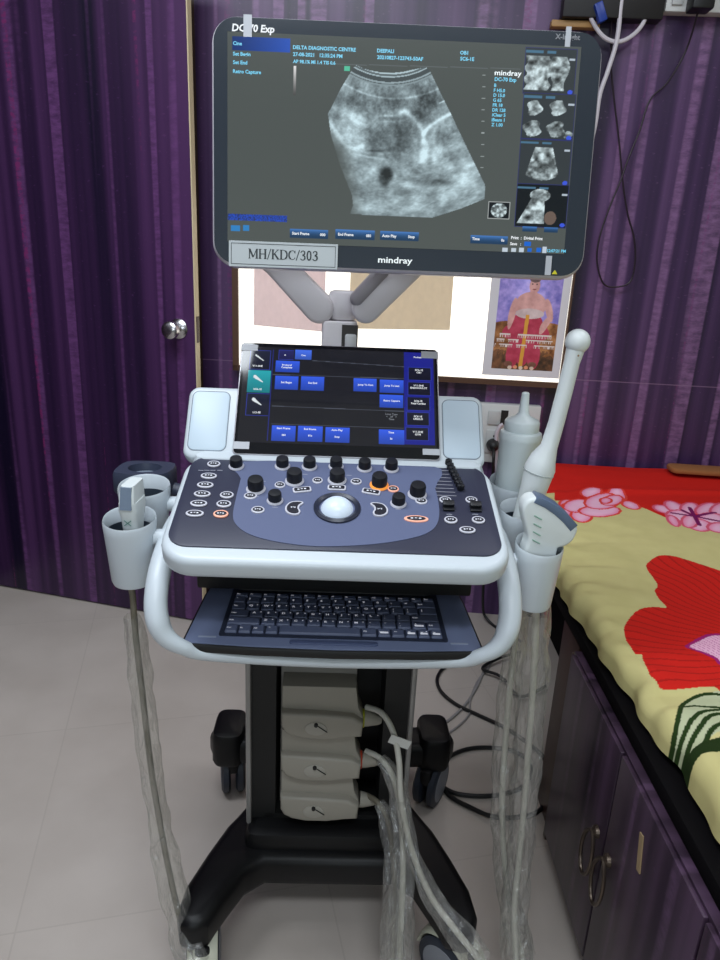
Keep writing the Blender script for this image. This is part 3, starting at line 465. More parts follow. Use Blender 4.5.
# ---------------------------------------------------------------- wall electrics
WCAB = mat('white_cable', (205, 198, 206), 0.45)
WHITEP = mat('white_plastic_wall', (205, 206, 205), 0.4)
BLACKP = mat('black_plastic', (20, 20, 22), 0.45)
sb = thing('switchboard', 'white switchboard with sockets low on the wall behind the gel bottle', 'switchboard', WB @ Vector((0.49, 0, 0.56)))
b = MB(); b.box(0.385, 0.60, -0.03, 0, 0.60, 0.805, 0.004, M=WB); obj('plate', b, WHITEP, sb)
b = MB(); b.box(0.425, 0.465, -0.036, -0.03, 0.735, 0.782, 0.002, M=WB); obj('switch', b, mat('switch_white', (188, 190, 190), 0.4), sb)
b = MB(); b.box(0.468, 0.492, -0.0315, -0.0295, 0.735, 0.785, M=WB); obj('open_slot', b, BLACKP, sb)
b = MB(); b.box(0.425, 0.50, -0.035, -0.03, 0.635, 0.715, 0.002, M=WB); so = obj('socket', b, mat('switch_white', (188, 190, 190), 0.4), sb)
b = MB(); b.lathe([(0.004, 0), (0.004, 0.001)], 10, WB @ T(0.452, -0.035, 0.695) @ RX(90)); obj('socket_hole', b, BLACKP, so)
pl = thing('power_plug', 'black power plug in the low switchboard, with its cord hanging down', 'plug', WB @ Vector((0.45, -0.03, 0.66)))
b = MB(); b.lathe([(0.022, 0), (0.022, 0.012), (0.014, 0.035), (0.006, 0.04)], 18, WB @ T(0.45, -0.036, 0.665) @ RX(90)); obj('plug_body', b, BLACKP, pl)
b = MB(); b.tube(smooth([WB @ Vector(p) for p in [(0.45, -0.07, 0.66), (0.45, -0.1, 0.62), (0.46, -0.07, 0.45), (0.47, -0.06, 0.1), (0.5, -0.08, 0.012), (0.6, -0.2, 0.008)]]), 0.005); obj('cord', b, BLACKP, pl)

ub = thing('switchboard', 'white switchboard high on the wall at the top right, with a black adapter', 'switchboard', WB @ Vector((0.88, 0, 1.95)))
b = MB(); b.box(0.80, 1.02, -0.04, 0, 1.955, 2.12, 0.004, M=WB); obj('plate', b, WHITEP, ub)
b = MB(); b.box(0.815, 0.845, -0.047, -0.04, 1.97, 2.02, 0.002, M=WB); obj('switch', b, mat('switch_white', (188, 190, 190), 0.4), ub)
b = MB(); b.tube(smooth(W_SHORT, 6), 0.006, 8)
tag(obj('socket_cable', b, WCAB), 'short white cable looping out of the low switchboard beside the gel bottle', 'cable')
ad = thing('power_adapter', 'black power adapter plugged into the high switchboard, with a thin dark looping wire', 'adapter', WB @ Vector((0.885, -0.04, 1.95)))
b = MB(); b.box(0.855, 0.915, -0.10, -0.041, 1.948, 2.05, 0.006, M=WB); obj('adapter_body', b, BLACKP, ad)
wt = [Vector(p) for p in W_THIN]; wt[0] = WB @ Vector((0.885, -0.06, 1.95))
b = MB(); b.tube(smooth(wt, 6), 0.0028, 6); obj('wire', b, mat('thin_wire', (34, 18, 34), 0.5), ad)
b = MB(); b.box(0.515, 0.795, -0.05, 0, 1.932, 2.15, 0.004, M=WB)
tag(obj('wall_shelf', b, mat('near_black_wood', (20, 15, 18), 0.5)), 'near black boxed shelf on the wall above the monitor', 'shelf')
b = MB(); b.box(0.49, 0.628, -0.03, 0.0, 1.912, 1.930, 0.003, M=WB)
tag(obj('wooden_batten', b, mat('tan_wood', (170, 130, 80), 0.5)), 'tan wooden batten just above the top right of the monitor', 'batten')
wc = thing('network_cable', 'white cable hanging in a loop at the top right with a blue connector', 'cable', W_LOOP[3])
b = MB(); b.tube(smooth(W_LOOP, 8), 0.006, 8); obj('cable', b, WCAB, wc)
lp = Vector(W_LOOP[2])
b = MB(); b.box(-0.012, 0.012, -0.012, 0.012, -0.03, 0.02, 0.003, M=T(lp.x+0.015, lp.y-0.012, lp.z+0.02) @ RY(-25)); obj('connector', b, mat('blue_plastic', (30, 60, 150), 0.4), wc)
b = MB(); b.tube(smooth(W_LONG, 8), 0.0065, 8)
tag(obj('power_cable', b, WCAB), 'long white cable dropping straight down the wall and behind the monitor', 'cable')

# ================================================================ BED
bed = thing('examination_bed', 'dark purple laminate examination bed with cupboard doors and ring pulls', 'bed', (0.9, 1.2, 0))
BLK = mat('black_board', (10, 8, 10), 0.8, spec=0.08)
b = MB(); b.box(0.457, 1.32, 0.30, 1.265, 0.04, 0.512); obj('cabinet', b, LAM_BED, bed, origin=(0.9, 1.2, 0))
b = MB(); b.box(0.475, 1.30, 0.32, 1.25, 0.0, 0.04); obj('plinth', b, BLK, bed)
b = MB(); b.box(0.470, 1.34, 0.30, 2.26, 0.512, 0.540, 0.004); obj('bed_board', b, BLK, bed)
b = MB(); b.box(0.70, 1.32, 1.30, 2.26, 0.0, 0.50); obj('under_bed_shade_box', b, BLK, bed)  # black box standing in for the shadow under the far half
b = MB(); b.box(0.478, 0.52, 1.30, 1.42, 0.0, 0.50, 0.003); obj('leg', b, mat('bed_leg_brown', (74, 50, 40), 0.45), bed)
b = MB(); b.box(0.457, 0.50, 1.266, 1.282, 0.02, 0.50, 0.002); obj('edge_strip', b, mat('edge_brown', (58, 40, 36), 0.4), bed)
b = MB(); b.box(0.56, 1.33, 0.32, 2.25, 0.546, 0.585, 0.012); obj('mattress', b, mat('mattress_cover', (90, 60, 50), 0.8), bed)
OLDB = mat('aged_steel', (96, 84, 74), 0.35, 0.8)
for k, (ya, yb, hy_) in enumerate(((0.962, 1.258, 0.992), (0.662, 0.956, 0.930), (0.36, 0.656, 0.60))):
    b = MB(); b.box(0.449, 0.457, ya, yb, 0.055, 0.508, 0.002)
    d = obj('door', b, LAM_BED, bed, origin=(0.9, 1.2, 0)); WL[d.name] = Vector((0.9, 1.2, 0))
    hz = 0.315
    b = MB(); b.lathe([(0.012, 0), (0.011, 0.006), (0.006, 0.010)], 16, T(0.449, hy_, hz) @ RY(-90))
    R_ = [(0.449-0.009-0.006*abs(sin(a/2)), hy_+0.026*sin(a)*(0.75+0.25*abs(sin(a))), hz-0.046+0.046*cos(a)) for a in [2*pi*i/28 for i in range(29)]]
    b.tube(R_, 0.0036, 8); obj('ring_pull', b, OLDB, d)
b = MB(); b.box(-0.001, 0.001, -0.006, 0.006, -0.03, 0.03, 0.0, M=T(0.4475, 0.835, 0.43) @ RX(-12)); obj('hinge_plate', b, mat('tan_sticker', (150, 128, 96), 0.6), bed)
b = MB(); b.tube(smooth([(0.4565, 1.155, 0.497), (0.4565, 1.14, 0.499), (0.4565, 1.12, 0.498)]), 0.0016, 6); obj('chip', b, mat('chip_pale', (150, 136, 130), 0.6), bed)

# blanket: a dense grid whose woven pattern is colour, its folds are geometry
def edge_x(y): return 0.466+0.045*(1.44-y)*(y < 1.44)+0.004*np.sin(y*31)+0.003*np.sin(y*73+1)
ss = np.concatenate([np.linspace(0, 0.62, 330), np.linspace(0.625, 0.92, 60)])
yy = np.concatenate([np.linspace(0.42, 0.68, 30)[:-1], np.linspace(0.68, 1.6, 470)[:-1], np.linspace(1.6, 2.29, 190)])
S_, Y_ = np.meshgrid(ss, yy)
ex = edge_x(Y_); dr = 0.022; rad = 0.03
th = np.clip((S_-dr)/rad, 0, pi/2); flat_ = np.maximum(S_-dr-rad*pi/2, 0)
X_ = ex+np.where(S_ < dr, 0, rad*(1-np.cos(th)))+flat_
Z_ = 0.553+np.where(S_ < dr, S_, dr+rad*np.sin(th))
wr = fbm(S_*5+Y_*2.5, Y_*6, 2)-0.37; e_f = np.exp(-np.maximum(S_-0.03, 0)/0.12)
wr2 = fbm(S_*9+2*Y_+7, Y_*17, 2)-0.37
Z_ += wr*(0.010+0.014*e_f)+wr2*0.050*e_f*np.clip(S_/0.05, 0, 1)
X_ += -wr2*0.010*e_f
rg = np.clip((Y_-2.12)/0.12, 0, 1); Z_ += 0.012*rg+0.010*np.exp(-((Y_-2.05-0.06*(S_-0.3))/0.018)**2)*np.clip((S_-0.2)/0.2, 0, 1)
def blanket_col(x, y, s):
    c = np.zeros((x.size, 3)); yel = np.array((0.79, 0.75, 0.52)); RED = np.array((0.80, 0.13, 0.10)); PK = np.array((0.93, 0.72, 0.82))
    n = fbm(x*25, y*25)-0.47; c[:] = yel; c += n[:, None]*0.05
    band = inpoly(x, y, B_REDBAND+[(1.8, 2.6), (0.3, 2.6), (0.3, 2.2)]) | (y > 2.02); c[band] = RED
    m_ = inpoly(x, y, closed(B_RED)); c[m_] = RED
    ang = np.arctan2(y-1.10, x-0.88); rr_ = np.hypot(y-1.10, x-0.88)
    ln = m_ & (np.abs(np.sin(ang*46+np.sin(rr_*40)*0.6)) < 0.28); c[ln] = RED*0.84
    m2 = inpoly(x, y, closed(B_CORE, 3)); c[(dline(x, y, B_CORE, True) < 0.008) & m_] = (0.62, 0.12, 0.42); c[m2] = PK
    ln = m2 & (np.abs(np.sin((x+y*0.5)*330)) < 0.25); c[ln] = (0.75, 0.35, 0.6)
    m3 = inpoly(x, y, closed(B_LEAFPALE)); c[m3] = (0.72, 0.74, 0.60)
    for v in B_VEINS: c[dline(x, y, smooth([(q[0], q[1], 0) for q in v], 5)) < 0.0036] = (0.14, 0.22, 0.08)
    c[inpoly(x, y, closed(B_LEAFDARK))] = (0.13, 0.20, 0.07)
    for grp, edge_c in ((PETALS_A, (0.86, 0.26, 0.22)), (PETALS_B, (0.84, 0.34, 0.44))):
        for P in grp:
            q = inpoly(x, y, P); c[q] = PK; d = dline(x, y, P, True)
            c[q] -= np.exp(-(d[q]/0.012)**2)[:, None]*np.array((0.02, 0.20, 0.16)); c[d < 0.0038] = edge_c
    for P in B_LINES2: c[dline(x, y, P) < 0.006] = (0.46, 0.08, 0.34)
    # same motif repeats further along and beyond the frame
    for (ox, oy) in ((0.45, 0.02),):
        P = [(a+ox, b_+oy) for a, b_ in PETALS_A[7]]; q = inpoly(x, y, P); c[q] = PK; c[dline(x, y, P, True) < 0.006] = (0.85, 0.22, 0.16)
    return c
cc = blanket_col(X_.ravel(), Y_.ravel(), S_.ravel())
colr = np.ones((X_.size, 4)); colr[:, :3] = lin_np(cc)
b = MB(); b.v = np.stack([X_.ravel(), Y_.ravel(), Z_.ravel()], 1).tolist(); ny_, nx_ = X_.shape
ix = np.arange(nx_*ny_).reshape(ny_, nx_); b.f = np.stack([ix[:-1, :-1], ix[:-1, 1:], ix[1:, 1:], ix[1:, :-1]], -1).reshape(-1, 4).tolist()
b.m = [0]*len(b.f); b.sm = [True]*len(b.f)
BLM = mat('blanket_fleece', (200, 190, 130), 0.85, attr=True, bump=0.35, bscale=900, spec=0.15)
tag(obj('blanket', b, BLM, attr=colr), 'yellow blanket with big red and pink flowers and a red border, spread over the bed', 'blanket')
b = MB(); b.slab(rr(0.34, 0.08, 0.025), 0, 0.016, 0.006, M=T(1.19, 2.225, 0.628) @ RZ(-4))
tag(obj('folded_cloth', b, mat('brown_cloth', (150, 96, 52), 0.9, bump=0.8, bscale=180)), 'brown patterned folded cloth on the far edge of the bed by the wall', 'cloth')

# floor cables
CB = mat('black_rubber_cable', (18, 18, 20), 0.4)
def lift(P, z): return [(p[0], p[1], z) for p in P]
b = MB(); pth = smooth(lift(F_BLACK1, 0.007), 6); pth = [(p[0], p[1], 0.007+0.010*max(0, 1-min(abs(i-66)/14, 1))) for i, p in enumerate(pth)]
b.tube(pth, 0.0055, 8); tag(obj('floor_cable', b, CB), 'thick black cord coiled in two loops on the floor right of the machine', 'cord')
b = MB(); b.tube(smooth(lift(F_BLACK2, 0.019), 6), 0.005, 8); tag(obj('floor_cable', b, CB), 'short black cord on the floor behind the machine, under the right handle', 'cord')
GC = mat('grey_cable', (150, 146, 146), 0.5)
b = MB(); b.tube(smooth(lift(F_GREY, 0.0045), 6), 0.004, 8); tag(obj('data_cable', b, GC), 'thin grey cable curving over the floor to the rear right wheel', 'cable')
b = MB(); b.tube(smooth(lift(F_GREY2, 0.0045), 6), 0.003, 8); tag(obj('data_cable', b, GC), 'thinner grey cable beside the grey one, curving nearer the coiled cord', 'cable')

# ================================================================ ULTRASOUND MACHINE
MC = T(-0.035, 1.10, 0) @ RZ(2)
PN = MC @ T(0, -0.223, 0.881) @ RX(18.5)
MO = T(0.0391, 1.0591, 1.4055) @ RZ(1.31) @ RX(90-7.29) @ RZ(0.5)
TO = T(-0.0416, 1.1428, 1.0365) @ RZ(2) @ RX(90-38.5) @ RZ(0.3)
WHT = mat('white_abs', (198, 206, 212), 0.38, bump=0.05, bscale=800)
WHT2 = mat('white_abs_cool', (188, 204, 216), 0.45)
GRYP = mat('light_grey_abs', (222, 217, 220), 0.4)
SILV = mat('silver_trim', (178, 176, 182), 0.3, 0.6)
BLKM = mat('black_casting', (10, 10, 12), 0.45, spec=0.3, bump=0.15, bscale=500)
BLKD = mat('matt_black', (10, 10, 11), 0.6)
SLATE = mat('slate_panel', (48, 50, 68), 0.42, spec=0.4)
SLATE2 = mat('blue_grey_panel', (92, 100, 130), 0.5, spec=0.4)
KNOBM = mat('knob_black', (16, 18, 24), 0.45)
RINGW = mat('ring_lit_white', (190, 190, 200), 0.4, emit=(220, 220, 235), estr=0.08)
RINGO = mat('ring_lit_orange', (230, 150, 70), 0.4, emit=(255, 150, 50), estr=0.45)
RINGP = mat('ring_lit_peach', (225, 170, 150), 0.4, emit=(255, 160, 120), estr=0.3)
BTNK = mat('button_face', (34, 34, 44), 0.4)
LEGW = mat('legend_white', (205, 208, 218), 0.5, emit=(225, 225, 235), estr=0.3)
um = thing('ultrasound_machine', 'ultrasound machine on wheels with a large monitor, touch screen, knobs and a pull-out keyboard', 'ultrasound machine', MC @ Vector((0, 0.1, 0)))

# --- base
base_o = [(-0.10, 0.34), (-0.275, 0.345), (-0.285, 0.30), (-0.27, 0.265), (-0.12, 0.255), (-0.145, 0.12), (-0.185, 0.045), (-0.20, 0.02), (-0.228, -0.05), (-0.252, -0.12), (-0.257, -0.17), (-0.247, -0.198), (-0.225, -0.205), (-0.198, -0.195), (-0.178, -0.15), (-0.150, -0.095), (-0.115, -0.068)]
base_o = [(x+0.003, y) for x, y in base_o]+[(-x+0.016, y) for x, y in reversed(base_o)]
b = MB(); b.slab(base_o, 0.108, 0.178, 0.02, MC, n=3); b.box(-0.155, 0.155, -0.045, 0.28, 0.11, 0.212, 0.02, MC)
base = obj('base', b, BLKM, um)
def caster(lx, ly, yaw, sidelock=False):
    M = MC @ T(lx, ly, 0) @ RZ(yaw); r = 0.058
    b = MB(); b.box(-0.014, 0.014, -0.05, 0.04, 0.075, 0.116, 0.008, M); b.lathe([(0.013, 0.10), (0.013, 0.13)], 16, M)
    c = obj('caster', b, BLKM, um)
    if ly < 0:
        b = MB(); b.tube([(0, 0.064*cos(t), r+0.064*sin(t)) for t in np.linspace(0.15, pi+0.5, 20)], 0.005, 10, M, flat=5.2, up=(1, 0, 0)); obj('wheel_guard', b, mat('guard_cream', (190, 190, 172), 0.5), c)
    for s in (-1, 1):
        b = MB(); b.lathe([(0.034, -0.010), (0.050, -0.011), (r, -0.006), (r, 0.006), (0.050, 0.011), (0.034, 0.010)], 36, M @ T(s*0.017, 0, r) @ RY(90))
        obj('wheel', b, mat('tyre', (38, 44, 56), 0.5), c)
        b = MB(); b.lathe([(0.046, -0.004), (0.044, 0.0008), (0.02, 0.0025), (0.004, 0.0025)], 30, M @ T(s*0.0275, 0, r) @ RY(90*s)); obj('hub_cap', b, mat('hub_grey', (128, 132, 140), 0.5), c)
caster(-0.212, -0.155, 8); caster(0.236, -0.168, 42); caster(-0.232, 0.32, 10); caster(0.252, 0.29, -28)
for sx in (-1, 1):
    b = MB(); b.slab(rr(0.074, 0.112, 0.024, 4, 0.008+sx*0.244, 0.31), 0.104, 0.196, 0.014, MC); obj('rear_foot_cover', b, BLKM, um)
# --- column
b = MB(); b.box(-0.150, 0.150, 0.10, 0.26, 0.20, 0.70, 0.01, MC); b.box(-0.150, -0.100, 0.0, 0.10, 0.20, 0.70, 0, MC); b.box(0.1, 0.150, 0.0, 0.10, 0.20, 0.70, 0, MC)
b.box(-0.12, 0.12, 0.0, 0.10, 0.655, 0.70, 0, MC); b.box(-0.12, 0.12, 0.0, 0.10, 0.20, 0.222, 0, MC)
obj('column', b, BLKD, um)
for sx in (-1, 1):
    b = MB(); b.box(sx*0.150-0.005, sx*0.150+0.005, -0.012, 0.255, 0.205, 0.705, 0.004, MC); obj('side_trim', b, mat('side_trim_grey', (150, 148, 146), 0.4, 0.3), um)
b = MB(); b.box(-0.094, 0.048, 0.03, 0.10, 0.222, 0.56, 0.003, MC); pp = obj('port_panel', b, mat('port_grey', (140, 136, 130), 0.5), um)
b = MB(); b.box(-0.055, 0.0, 0.022, 0.03, 0.545, 0.556, 0.002, MC); obj('port_label', b, BLKD, pp)
# --- console body
b = MB()
b.slab(rr(0.484, 0.252, 0.05, 8, 0, 0.098), -0.034, 0.0, 0.010, PN, n=3)
b.box(-0.238, 0.238, -0.13, 0.10, 0.806, 0.862, 0.02, MC); b.box(-0.238, 0.238, -0.06, 0.10, 0.765, 0.82, 0.02, MC)
b.box(-0.236, 0.236, -0.035, 0.10, 0.86, 0.955, 0.02, MC)
console = obj('console_body', b, WHT, um)
b = MB(); b.box(-0.222, 0.222, -0.078, 0.09, 0.744, 0.822, 0.004, MC); obj('console_fascia', b, BLKD, um)
b = MB(); b.box(-0.16, 0.16, -0.06, 0.24, 0.69, 0.743, 0.01, MC); obj('console_underside', b, BLKD, um)
# --- handle
hp = [(-0.228, -0.03, 0.868), (-0.246, -0.085, 0.858), (-0.252, -0.14, 0.840), (-0.253, -0.19, 0.812), (-0.250, -0.218, 0.778), (-0.238, -0.228, 0.748), (-0.212, -0.228, 0.728), (-0.17, -0.218, 0.712), (0, -0.215, 0.705)]
hp = hp+[(-x, y, z) for x, y, z in reversed(hp[:-1])]
hs = smooth(hp, 6); Nn = len(hs)
hr = [0.0165+0.004*max(0, 1-min(k, Nn-1-k)/10) - 0.006*min(1, max(0, 1-(abs(k-Nn/2)-12)/10)) for k in range(Nn)]
b = MB(); b.tube(hs, hr, 18, MC); obj('handle', b, WHT, um)
# --- control surface
b = MB(); b.slab(rr(0.464, 0.213, 0.030, 8, -0.001, 0.1055), -0.002, 0.0022, 0.0012, PN)
surf = obj('control_surface', b, SLATE, um); tag(surf, 'dark slate control surface')
b = MB(); ins = smooth([p+(0,) for p in PANEL_IN], 4, True); b.slab([(min(max(p[0], -0.2), 0.2), p[1]) for p in ins], 0.0018, 0.0032, 0.0, PN); obj('inner_surface', b, SLATE2, surf)
for (x, y, r_, h_, c) in KNOBS:
    M = PN @ T(x, y, 0.003)
    b = MB(); b.lathe([(r_*1.22, 0), (r_*1.25, 0.0012), (r_*1.1, 0.0035), (r_*0.98, 0.0035)], 28, M, 1)
    n = 36; prof = [(r_*0.98, 0.002), (r_*1.0, h_*0.3), (r_*0.98, h_*0.85), (r_*0.9, h_), (r_*0.5, h_+0.0004)]
    L = [[(r*(1+0.03*(i % 2)*(1 if 0.001 < z < h_*0.9 else 0))*cos(2*pi*i/n), r*(1+0.03*(i % 2)*(1 if 0.001 < z < h_*0.9 else 0))*sin(2*pi*i/n), z) for i in range(n)] for r, z in prof]
    b.loft(L, M, 0)
    obj('knob', b, [KNOBM, RINGO if c else RINGW], surf)
rl = random.Random(3)
def glyph(b, M, w_):
    for k in range(3): b.box(-w_*0.5+k*w_*0.36, -w_*0.5+k*w_*0.36+w_*0.22, -0.0012+0.0010*(k == 1), 0.0012, 0.0030, 0.00315, 0, M, 2)
for (x, y, w_, c) in ROUND:
    h_ = 0.0068 if w_ < 0.0105 else 0.0062; M = PN @ T(x, y, 0.0025)
    b = MB(); b.slab(ell(w_*1.08, h_*1.18, 26), 0, 0.0026, 0.0008, M, 1); b.slab(ell(w_*0.84, h_*0.78, 26), 0.0012, 0.0030, 0.0004, M, 0); glyph(b, M, w_)
    obj('button', b, [BTNK, RINGP if c else RINGW, LEGW], surf)
for (x, y, a) in RECTS:
    M = PN @ T(x, y, 0.003) @ RZ(a); b = MB(); b.slab(rr(0.028, 0.0125, 0.003, 3), 0, 0.0026, 0.0008, M, 1); b.slab(rr(0.0235, 0.0085, 0.002, 3), 0.0012, 0.0030, 0.0004, M, 0); glyph(b, M, 0.014)
    obj('button', b, [BTNK, RINGW, LEGW], surf)
for (x, y, s) in KIDNEY:
    M = PN @ T(x, y, 0.003); o_ = [(s*a*0.0115, c*0.0145) for a, c in [(1.0, 1.0), (0.3, 1.08), (-0.6, 0.85), (-1.1, 0.1), (-0.95, -0.65), (-0.2, -1.08), (0.6, -1.0), (0.85, -0.55), (0.62, 0.0), (0.75, 0.45), (1.1, 0.75)]]
    o_ = [p[:2] for p in smooth([q+(0,) for q in o_], 3, True)]
    if s > 0: o_ = o_[::-1]
    if s < 0: o_ = o_
    b = MB(); b.slab(o_, 0, 0.0026, 0.0, M, 1); b.slab(offset(o_, -0.0024), 0.0012, 0.0032, 0.0, M, 0); glyph(b, M @ T(-s*0.001, 0, 0.0002), 0.007)
    obj('button', b, [BTNK, RINGW, LEGW], surf)
tx, ty = TRACK; M = PN @ T(tx, ty, 0.003)
b = MB(); b.lathe([(0.0345, -0.001), (0.0345, 0.003), (0.031, 0.0055), (0.0265, 0.003), (0.0262, -0.001)], 40, M); obj('trackball_ring', b, mat('track_ring', (38, 42, 58), 0.35), surf)
b = MB(); b.lathe([(0.0258*sin(a), 0.0258*cos(a)-0.0095) for a in np.linspace(1.35, 0.02, 14)], 36, M); obj('trackball', b, mat('pearl_ball', (196, 208, 220), 0.3, emit=(200, 215, 235), estr=0.3), surf)
for (x, y) in SLIDERS:
    M = PN @ T(x, y, 0.003) @ RZ(-4); b = MB(); b.slab(rr(0.011, 0.0085, 0.003, 3), 0, 0.0095, 0.002, M); b.box(-0.001, 0.001, -0.004, 0.004, 0.009, 0.0102, 0, M); obj('slider_knob', b, KNOBM, surf)
for (xa, ya, xb, yb) in SLLINES:
    b = MB(); b.slab(rr(xb-xa+0.012, 0.0010, 0.0004, 2, (xa+xb)/2-0.003, ya), 0.0024, 0.0029, 0, PN); obj('slider_slot', b, mat('slot_pale', (150, 150, 160), 0.5), surf)
for (x, y) in SWITCHES:
    M = PN @ T(x, y, 0.003); b = MB(); b.box(-0.0085, 0.0085, -0.009, 0.0, 0, 0.003, 0.001, M); b.box(-0.0085, 0.0085, -0.002, 0.008, 0, 0.009, 0.0015, M @ RX(12)); obj('rocker_switch', b, KNOBM, surf)
for (x, y) in MARKS: b = MB(); b.box(x-0.004, x+0.004, y-0.0006, y+0.0006, 0.0026, 0.0034, 0, PN); obj('printed_mark', b, mat('mark_grey', (150, 152, 165), 0.6), surf)

# --- keyboard tray
KT = MC @ T(0.001, -0.226, 0.733)
fr = [(-0.2175, 0.012), (-0.210, 0.0), (-0.12, -0.006), (0, -0.009), (0.12, -0.006), (0.210, 0.0), (0.2175, 0.012), (0.212, 0.15), (0.207, 0.2), (-0.207, 0.2), (-0.212, 0.15)]
b = MB(); b.slab(fr, -0.014, -0.001, 0.003, KT, 1); b.slab(offset(fr, -0.004), -0.002, 0.0, 0.0, KT, 0)
KBB = mat('keyboard_blue_black', (108, 118, 148), 0.5)
tray = obj('keyboard_tray', b, [KBB, BLKD], um)
b = MB(); b.slab(rr(0.335, 0.150, 0.004, 3, 0.0, 0.098), 0, 0.0012, 0, KT); obj('key_well', b, mat('key_well', (34, 40, 58), 0.5), tray)
b = MB(); b.slab(rr(0.128, 0.011, 0.0055, 6, 0.0, 0.0115), -0.001, 0.0022, 0.001, KT); obj('tray_grip', b, mat('tray_grip', (74, 84, 116), 0.4), tray)
b = MB()
for sx in (-1, 1): b.slab(rr(0.026, 0.0035, 0.0015, 2, sx*0.183, 0.020), 0, 0.0007, 0, KT)
obj('tray_marks', b, mat('tray_mark_grey', (140, 148, 168), 0.6), tray)
KEYM = mat('key_cap', (84, 92, 118), 0.5); u = 0.0214
rows = [
 (0.033, 0.0185, [("Ctrl", 1), ("Fn", 1), ("Alt", 1), ("*", 1), (" ", 6.2), ("Alt", 1.2), ("Ctrl", 1.05), ("~", 1.05), ("<", 0.95), ("v", 0.95), (">", 0.95)]),
 (0.052, 0.0185, [("Shift", 2.2)]+[(c, 1) for c in "ZXCVBNM"]+[("<,", 1), (">.", 1), ("?/", 1), ("^", 1), ("Shift", 0.95)]),
 (0.0705, 0.0185, [("Caps", 1.35)]+[(c, 1) for c in "ASDFGHJKL"]+[(":;", 1), ("\"'", 1), ("Enter", 1.95)]),
 (0.089, 0.0185, [("Tab", 1.0)]+[(c, 1) for c in "QWERTYUIOP"]+[("{[", 1), ("}]", 1), ("|", 1.3)]),
 (0.107, 0.0175, [("`", 0.9)]+[(c, 1) for c in "1234567890"]+[("-", 1), ("=", 1), ("Back", 1.4)]),
 (0.1215, 0.0115, [("Esc", 1)]+[("F%d" % k, 1) for k in range(1, 13)]+[("Prt", 0.9), ("Del", 0.9)]),
]
for (ky, kh, keys) in rows:
    ky = ky*1.195+0.001; kh = kh*1.17
    tot = sum(k[1] for k in keys); uu = 0.322/tot; x = -0.161
    for (s, wk) in keys:
        wd = wk*uu; cx = x+wd/2; x += wd
        M = KT @ T(cx, ky, 0.001); b = MB()
        o0 = rr(wd-0.0022, kh-0.0024, 0.0015, 2); o1 = offset(o0, -0.0013)
        b.loft([[(p[0], p[1], 0) for p in o0], [(p[0], p[1], 0.0015) for p in o0], [(p[0], p[1]+0.0003, 0.0036) for p in o1]], M, 0)
        if s.strip():
            if len(s) == 1: b.text(s, -wd/2+0.0045, -0.0008, 0.0074, 0.0038, M, 1, 'L', 0.03)
            elif len(s) == 2 and not s[0] == 'F' : b.text(s[0], -wd/2+0.0045, 0.0015, 0.0045, 0.0038, M, 1, 'L', 0.02); b.text(s[1], -wd/2+0.0045, -0.0055, 0.0045, 0.0038, M, 1, 'L', 0.02)
            else: b.text(s, -wd/2+0.003, -0.0015, 0.0046 if len(s) > 3 else 0.005, 0.0038, M, 1, 'L', 0.02, sx=0.85)
            if ky < 0.045 and s in ('<', 'v', '>', 'Fn', 'Ctrl') and cx > 0.0 or (s == '^'): b.slab(rr(wd*0.6, 0.0045, 0.0006, 1, 0, -0.002), 0.0036, 0.0039, 0, M, 1)
            if s.isalpha() and len(s) == 1: b.box(wd/2-0.0062, wd/2-0.0044, 0.0030, 0.0048, 0.0036, 0.0038, 0, M, 1)
        obj('key', b, [KEYM, LEGW], tray)

# --- touch screen and its backing
b = MB(); b.slab(rr(0.492, 0.131, 0.018, 6, -0.003, -0.0435), -0.040, -0.010, 0.008, TO, n=3)
bk = obj('touch_screen_backing', b, WHT, um)
for sx in (-1, 1):
    b = MB(); b.slab(rr(0.060, 0.105, 0.010, 5, -0.003+sx*0.2075, -0.0415), -0.012, -0.0088, 0.0008, TO); obj('speaker_panel', b, WHT2, bk)
    b = MB(); q = rr(0.063, 0.108, 0.0115, 5, -0.003+sx*0.2075, -0.0415); b.slab(q, -0.012, -0.0095, 0, TO); obj('speaker_groove', b, mat('groove_grey', (120, 130, 140), 0.6), bk)
b = MB(); b.slab(rr(0.335, 0.2065, 0.007, 5), -0.014, -0.0006, 0.002, TO, 1); b.slab(rr(0.331, 0.2025, 0.006, 5), -0.001, 0.0, 0, TO, 0)
GLASS = mat('screen_glass_dark', (14, 16, 22), 0.06, spec=0.5)
ts = obj('touch_screen', b, [GLASS, SILV], um)
TU = [mat('touch_blue', (20, 40, 120), 0.3, emit=(52, 82, 205)), None]
TCOL = {0: (50, 86, 208), 2: (30, 34, 52), 3: (38, 40, 92), 4: (66, 104, 215), 5: (34, 40, 150), 6: (24, 26, 44), 1: (40, 150, 160)}
